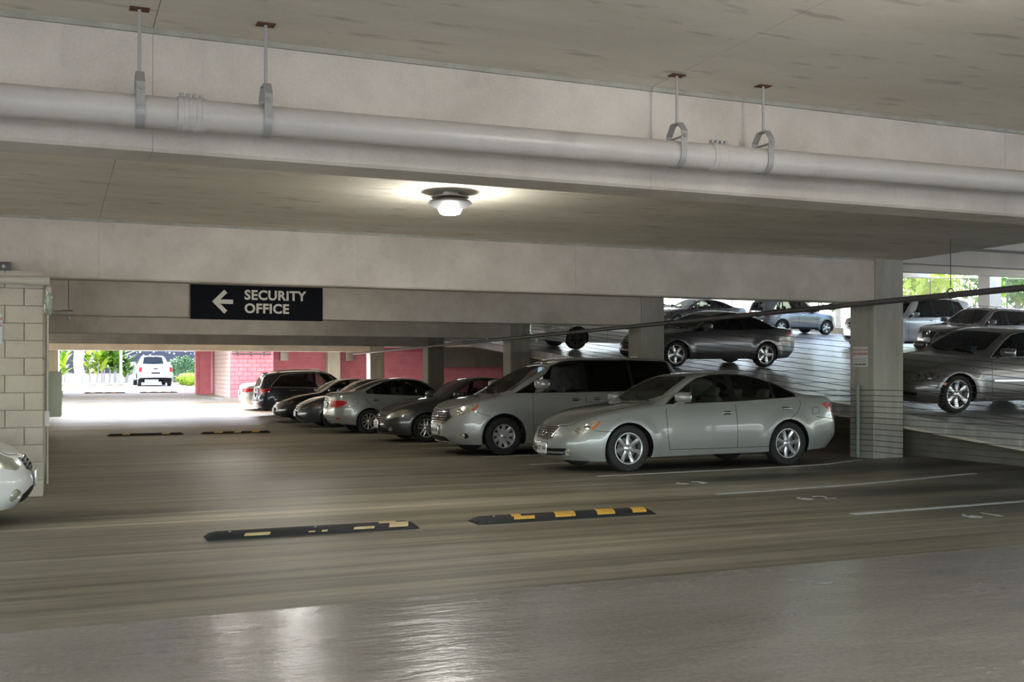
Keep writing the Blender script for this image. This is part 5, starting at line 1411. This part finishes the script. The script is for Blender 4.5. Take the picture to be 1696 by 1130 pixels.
# ================================================================== OUTSIDE
def pickup_spec():
    L, W, H = 5.75, 2.03, 1.88; W2 = W / 2
    sp = dict(L=L, W=W, H=H, wheels=[.95, 4.6], R=.40, Ra=.47, rim=.25, wheel=STYLE['five'], paint=white, seat='seatd', plates=[('R', .64, None)], hmat='chrome')
    sp['plan'] = [(0, 0), (.012, .3), (.05, .55), (.14, .75), (.3, .88), (.6, .96), (1.1, .99), (1.8, 1), (4.2, 1), (5.0, .99), (5.5, .98), (5.68, .95), (5.735, .85), (5.748, .5), (5.75, 0)]
    sp['zb'] = [(0, .38), (1, .36), (4, .38), (5.2, .42), (L, .52)]
    sp['zs'] = [(0, 1.0), (.3, 1.05), (1.0, 1.14), (1.7, 1.2), (3.6, 1.25), (4.0, 1.28), (5.6, 1.28), (L, 1.27)]
    sp['zr'] = [(0, 1.01), (.1, 1.07), (.5, 1.14), (1.2, 1.2), (1.5, 1.25), (1.8, 1.45), (2.15, 1.72), (2.4, 1.84), (2.7, H), (3.3, H), (3.6, 1.85), (3.75, 1.6), (3.88, 1.31), (4.0, 1.295), (5.6, 1.295), (L, 1.275)]
    sp['sf'] = [(0, .12), (.2, .02), (.5, 0), (1, .05)]; sp['sr'] = [(0, .1), (.06, 0), (.22, 0), (.26, .09), (.6, .08), (1, .08)]
    sp['g'] = [(0, .95), (.15, .98), (.4, 1), (.8, .99), (1, .965)]; sp['tum'] = .40
    fw = [(1.95, 1.27), (2.2, 1.52), (2.45, 1.74), (2.75, 1.79), (2.75, 1.28)]; rw = [(2.85, 1.285), (2.85, 1.79), (3.3, 1.79), (3.5, 1.76), (3.62, 1.31)]
    sp['regions'] = [('w1', 'side', fw, 'glass', 'front_window'), ('w2', 'side', rw, 'privacy', 'rear_window'),
                     ('ws', 'top', [(1.6, -.01), (1.66, .6), (2.2, .62), (2.22, -.01)], 'glass', 'windshield'),
                     ('rg', 'top', [(3.63, -.01), (3.63, .52), (3.84, .62), (3.85, -.01)], 'privacy', 'rear_glass'),
                     ('hl', 'F', [(.6, .82), (.95, .82), (.95, .98), (.6, .98)], 'headlamp', 'headlight'),
                     ('tl', 'R', [(.80, .86), (1.06, .86), (1.06, 1.16), (.80, 1.16)], 'redlens', 'taillight'),
                     ('bp', 'R', [(-.02, .56), (1.2, .56), (1.2, .72), (-.02, .72)], 'plate', 'rear_bumper')]
    sp['ribbons'] = [('tailgate_seam', 'R', [(.78, .78), (.78, 1.22)], .014, .002, 'trim', True, False), ('emblem_bar', 'R', [(-.13, 1.06), (.13, 1.06)], .07, .01, 'trim', False, False), ('tailgate_crease', 'R', [(-.74, 1.17), (.74, 1.17)], .05, .012, None, False, False), ('plate_recess', 'R', [(-.26, .80), (.26, .80)], .10, .003, 'trim', False, False)]
    sp['handles'] = [(2.65, 1.1), (3.4, 1.1)]; sp['mirror'] = (1.95, 1.3); sp['mmat'] = 'trim'
    sp['cabin'] = (1.7, 3.6, .75); sp['zbelt'] = 1.2; sp['seats'] = [2.5]; sp['bench'] = [3.2]
    return sp
make_car(pickup_spec(), 'white pickup truck seen from behind in the sunlight', (5.75, 71.4, fz(70)), PI / 2, 0, name='pickup_truck', group=None)

# perimeter wall with a dark speckled screen, pale block behind
m, nt, b = newmat('speckled_screen'); N_, L_ = nt.nodes, nt.links
geo = N_.new('ShaderNodeNewGeometry'); vo = N_.new('ShaderNodeTexVoronoi'); vo.inputs['Scale'].default_value = 3.2
rmp = N_.new('ShaderNodeValToRGB'); rmp.color_ramp.elements[0].position = .16; rmp.color_ramp.elements[0].color = (.75, .75, .78, 1); rmp.color_ramp.elements[1].position = .24; rmp.color_ramp.elements[1].color = (.05, .05, .07, 1)
L_.new(geo.outputs['Position'], vo.inputs[0]); L_.new(vo.outputs['Distance'], rmp.inputs[0]); L_.new(rmp.outputs[0], b.inputs['Base Color']); b.inputs['Roughness'].default_value = .8
M['speckle'] = m
gz = fz(78)
structure(MB().box(-20, 30, 79.0, 79.3, gz - .2, gz + .7).build('wall_perimeter', M['beam']), 'low grey wall behind the planting strip')
structure(MB().box(-20, 30, 79.1, 79.25, gz + .7, gz + 2.25).build('wall_screen', M['speckle']), 'dark screen with pale flecks above the low wall')
structure(MB().box(-30, 50, 98, 108, 0, 7).build('wall_neighbour', M['white']), 'pale neighbouring building beyond the screen')
structure(MB().prism([(-12, 71.5), (4.0, 70.6), (4.2, 79), (-12, 79)], 'z', fz(71) - .1, fz(71) + .12).build('ground', M['soil']), 'bare planting strip by the driveway')
structure(MB().box(7.3, 12, 72.5, 79, fz(71) - .1, fz(71) + .12).build('ground', M['soil']), 'hedge bed by the driveway')

def leafmesh(name, L, W, mat, curl=.35, fold=.15):
    n = 6; V = []; F = []
    for i in range(n + 1):
        t = i / n; w = W * math.sin(math.pi * min(1, .08 + .92 * t) ** .8) * (1 - t * .15) if t < 1 else .004
        x = L * t; z = L * (.25 * t - curl * t * t)
        V += [(x, -w / 2, z + fold * w), (x, 0, z), (x, w / 2, z + fold * w)]
    for i in range(n):
        F += [(3 * i, 3 * i + 1, 3 * i + 4, 3 * i + 3), (3 * i + 1, 3 * i + 2, 3 * i + 5, 3 * i + 4)]
    return mkmesh(name, V, F, mat, True)
LEAF = [leafmesh('leaf', 1.0, .26, M['leaf']), leafmesh('leaf', 1.0, .24, M['leafy']), leafmesh('leaf', 1.0, .2, M['leafd'])]
def plant(x, u, h, n, kinds, lab, stems=1, spread=1.0, size=1.0, name='ti_plant'):
    t = thing(name, lab, 'plant', (x, u, fz(u) + .1), group='broad-leaved plants by the driveway')
    for s_ in range(stems):
        ox, oy = random.uniform(-.3, .3) * (stems > 1), random.uniform(-.2, .2) * (stems > 1)
        hh = h * random.uniform(.75, 1)
        MB().tube([(ox, oy, 0), (ox * 1.2 + .05, oy, hh * .5), (ox * 1.5, oy * 1.2, hh)], [.05, .04, .025], 7).build('stem', M['bark'], t, smooth=True)
        for i in range(n // stems):
            f = random.uniform(.3, 1); a = random.uniform(0, 2 * math.pi)
            o = obj('leaf', LEAF[random.choice(kinds)], t, (ox * (1 + .5 * f), oy, hh * f), (0, -random.uniform(.1, 1.1), a))
            k = size * random.uniform(.75, 1.3); o.scale = (k, k, k)
plant(.75, 74.5, 1.7, 34, (0, 1), 'yellow-green leafy plant at the foot of a thin white post', 2)
plant(2.45, 75.5, 1.9, 44, (0, 1, 1), 'broad-leaved plant just past the thick pale trunk', 3, size=1.2)
plant(3.2, 76.0, 2.6, 50, (0, 0, 1), 'tall green banana-like plant in the middle of the strip', 3, size=1.45)
plant(3.9, 75.6, 2.5, 44, (0, 0), 'tall green plant right behind the white sign post', 3, size=1.35)
plant(4.7, 76.5, 1.4, 40, (2, 0), 'dark green low plant next to the pickup', 3, size=1.1)
plant(-.2, 75.5, 1.5, 26, (0, 1), 'leafy plant peeking out past the electrical cabinet', 2)
tr = thing('tree', 'thick pale tree trunk leaning in the planting strip', 'tree', (1.62, 74.2, fz(74) + .1))
MB().tube([(.1, 0, -.1), (.0, 0, .5), (-.12, 0, 1.2), (-.05, 0, 2.0), (.1, 0, 3.0), (.25, 0, 4.2)], [.48, .33, .30, .33, .28, .2], 14).build('trunk', M['bark'], tr, smooth=True)
def leafball(name, mat, n, rx, ry, rz_, size, parent=None, loc=(0, 0, 0), kind=None, shell=.55):
    V = []; F = []
    for i in range(n):
        d_ = Vector((random.gauss(0, 1), random.gauss(0, 1), random.gauss(0, 1))).normalized() * random.uniform(shell, 1)
        p = Vector((d_.x * rx, d_.y * ry, d_.z * rz_)); a = Vector((random.gauss(0, 1), random.gauss(0, 1), random.gauss(0, 1))).normalized(); c_ = a.cross(d_).normalized()
        k = size * random.uniform(.6, 1.2); b0 = len(V)
        V += [tuple(p - a * k * .5), tuple(p + c_ * k * .25), tuple(p + a * k * .5), tuple(p - c_ * k * .25)]; F.append((b0, b0 + 1, b0 + 2, b0 + 3))
    o = obj(name, mkmesh(name, V, F, mat), parent, loc)
    if kind: o['kind'] = kind
    return o
leafball('crown', M['leaf'], 2500, 2.6, 2.4, 1.5, .3, tr, (.2, 0, 5.2), 'stuff')
for x, lab in ((.32, 'thin white post at the edge of the planting strip'), (3.98, 'white sign post standing in front of the tall plants')):
    p_ = thing('signpost', lab, 'post', (x, 72.6, fz(72.6) + .02), group='white posts by the driveway')
    MB().tube([(0, 0, 0), (0, 0, 3.6)], .075, 12).build('pole', M['white'], p_, smooth=True)
    MB().lathe([(.075, 0), (.13, 0), (.13, .05), (.075, .06)], 14).build('base_collar', M['white'], p_)
for x, u, rx, h_, mt, lab in ((8.2, 76, 1.3, 1.0, 'leafd', 'clipped dark green hedge behind the pickup'), (9.8, 76.5, 1.2, .95, 'leaf', 'green hedge next to the pink pier'), (7.85, 70.2, .75, .42, 'leafy', 'low bright yellow-green bush beside the pink pier')):
    h = thing('hedge', lab, 'hedge', (x, u, fz(u)), group='hedges by the driveway')
    leafball('foliage', M[mt], 2200, rx, .8, h_, .16, h, (0, 0, h_ * .95), 'stuff', .75)
    for k in range(3): MB().tube([((k - 1) * .4, 0, 0), ((k - 1) * .5, .1, h_)], .03, 6).build('stem', M['bark'], h)
ut = thing('palm_trunk', 'dark palm trunk rising behind the pickup cab', 'tree', (7.1, 81, fz(80)))
MB().tube([(0, 0, 0), (.05, 0, 3), (0, 0, 6)], [.3, .24, .22], 10).build('trunk', M['bark'], ut, smooth=True)
for i in range(12):
    o = obj('frond', LEAF[0], ut, (0, 0, 6), (0, -random.uniform(-.1, .7), i * .52)); o.scale = (2.4, 2.4, 2.4)

# chain-link screens and trees at the open side of the ramp
for i, (a, b_) in enumerate(((18.4, 25.4), (26.2, 33.1), (33.9, 40.8), (41.6, 48.5), (49.3, 56.2))):
    fn = thing('chain_link_fence', ['chain-link screen at the open edge, lowest bay of the ramp', 'chain-link screen at the open edge behind the grey crossover', 'chain-link screen at the open edge behind the silver suv', 'chain-link screen at the open edge behind the blue-grey crossover', 'chain-link screen at the open edge, highest bay of the ramp'][i], 'fence', (V1 + .1, a, 0), group='chain-link screens of the ramp')
    L_ = b_ - a; h0, h1 = .35, 2.84
    for y in (0, L_ / 2, L_):
        MB().tube([(0, y, rz(a + y) + .3), (0, y, rz(a + y) + h1)], .03, 8).build('post', M['chainlink'], fn)
    for h in (h0, h1): MB().tube([(0, 0, rz(a) + h), (0, L_, rz(b_) + h)], .022, 8).build('rail', M['chainlink'], fn)
    V = []; F = []; HH = h1 - h0; stp = .11; wd = .013
    def seg(y0, z0, y1, z1):
        d_ = Vector((0, y1 - y0, z1 - z0)).normalized(); n_ = Vector((0, -d_.z, d_.y)) * wd; k = len(V)
        for (y, z) in ((y0, z0), (y1, z1)):
            for o_ in (n_, Vector((wd, 0, 0)), -n_): V.append((o_.x, y + o_.y, rz(a) + .087 * y + h0 + z + o_.z))
        for j in range(3): F.append((k + j, k + (j + 1) % 3, k + 3 + (j + 1) % 3, k + 3 + j))
    y = -HH
    while y < L_:
        y0, y1 = max(y, 0), min(y + HH, L_)
        if y1 - y0 > .05: seg(y0, y0 - y, y1, y1 - y); seg(y0, HH - (y0 - y), y1, HH - (y1 - y))
        y += stp
    wm = obj('wire_mesh', mkmesh('wire_mesh', V, F, M['chainlink']), fn); wm['kind'] = 'stuff'
for i, (x, u, h, r) in enumerate(((44, 21, 4.2, 2.6), (45, 28.5, 4.8, 2.6), (44.5, 34.5, 5.4, 2.6), (45.5, 40.8, 6.0, 2.5), (46, 47.6, 6.6, 2.5), (45, 54, 7.2, 2.8))):
    t = thing('tree', ['leafy tree outside the lowest bay of the ramp', 'leafy tree outside the fence behind the grey crossover', 'leafy tree outside the fence behind the silver suv', 'leafy tree outside the fence between the silver suv and the blue-grey crossover', 'leafy tree outside the fence behind the blue-grey crossover', 'leafy tree outside the highest bay of the ramp'][i], 'tree', (x, u, -.1), group='trees outside the ramp')
    MB().tube([(0, 0, 0), (.1, .1, h * .6), (0, 0, h)], [.25, .2, .12], 9).build('trunk', M['bark'], t, smooth=True)
    leafball('crown', M['leaf' if i % 2 else 'leafy'], 900, r, r * 1.2, r * .7, .5, t, (0, 0, h), 'stuff', .3)
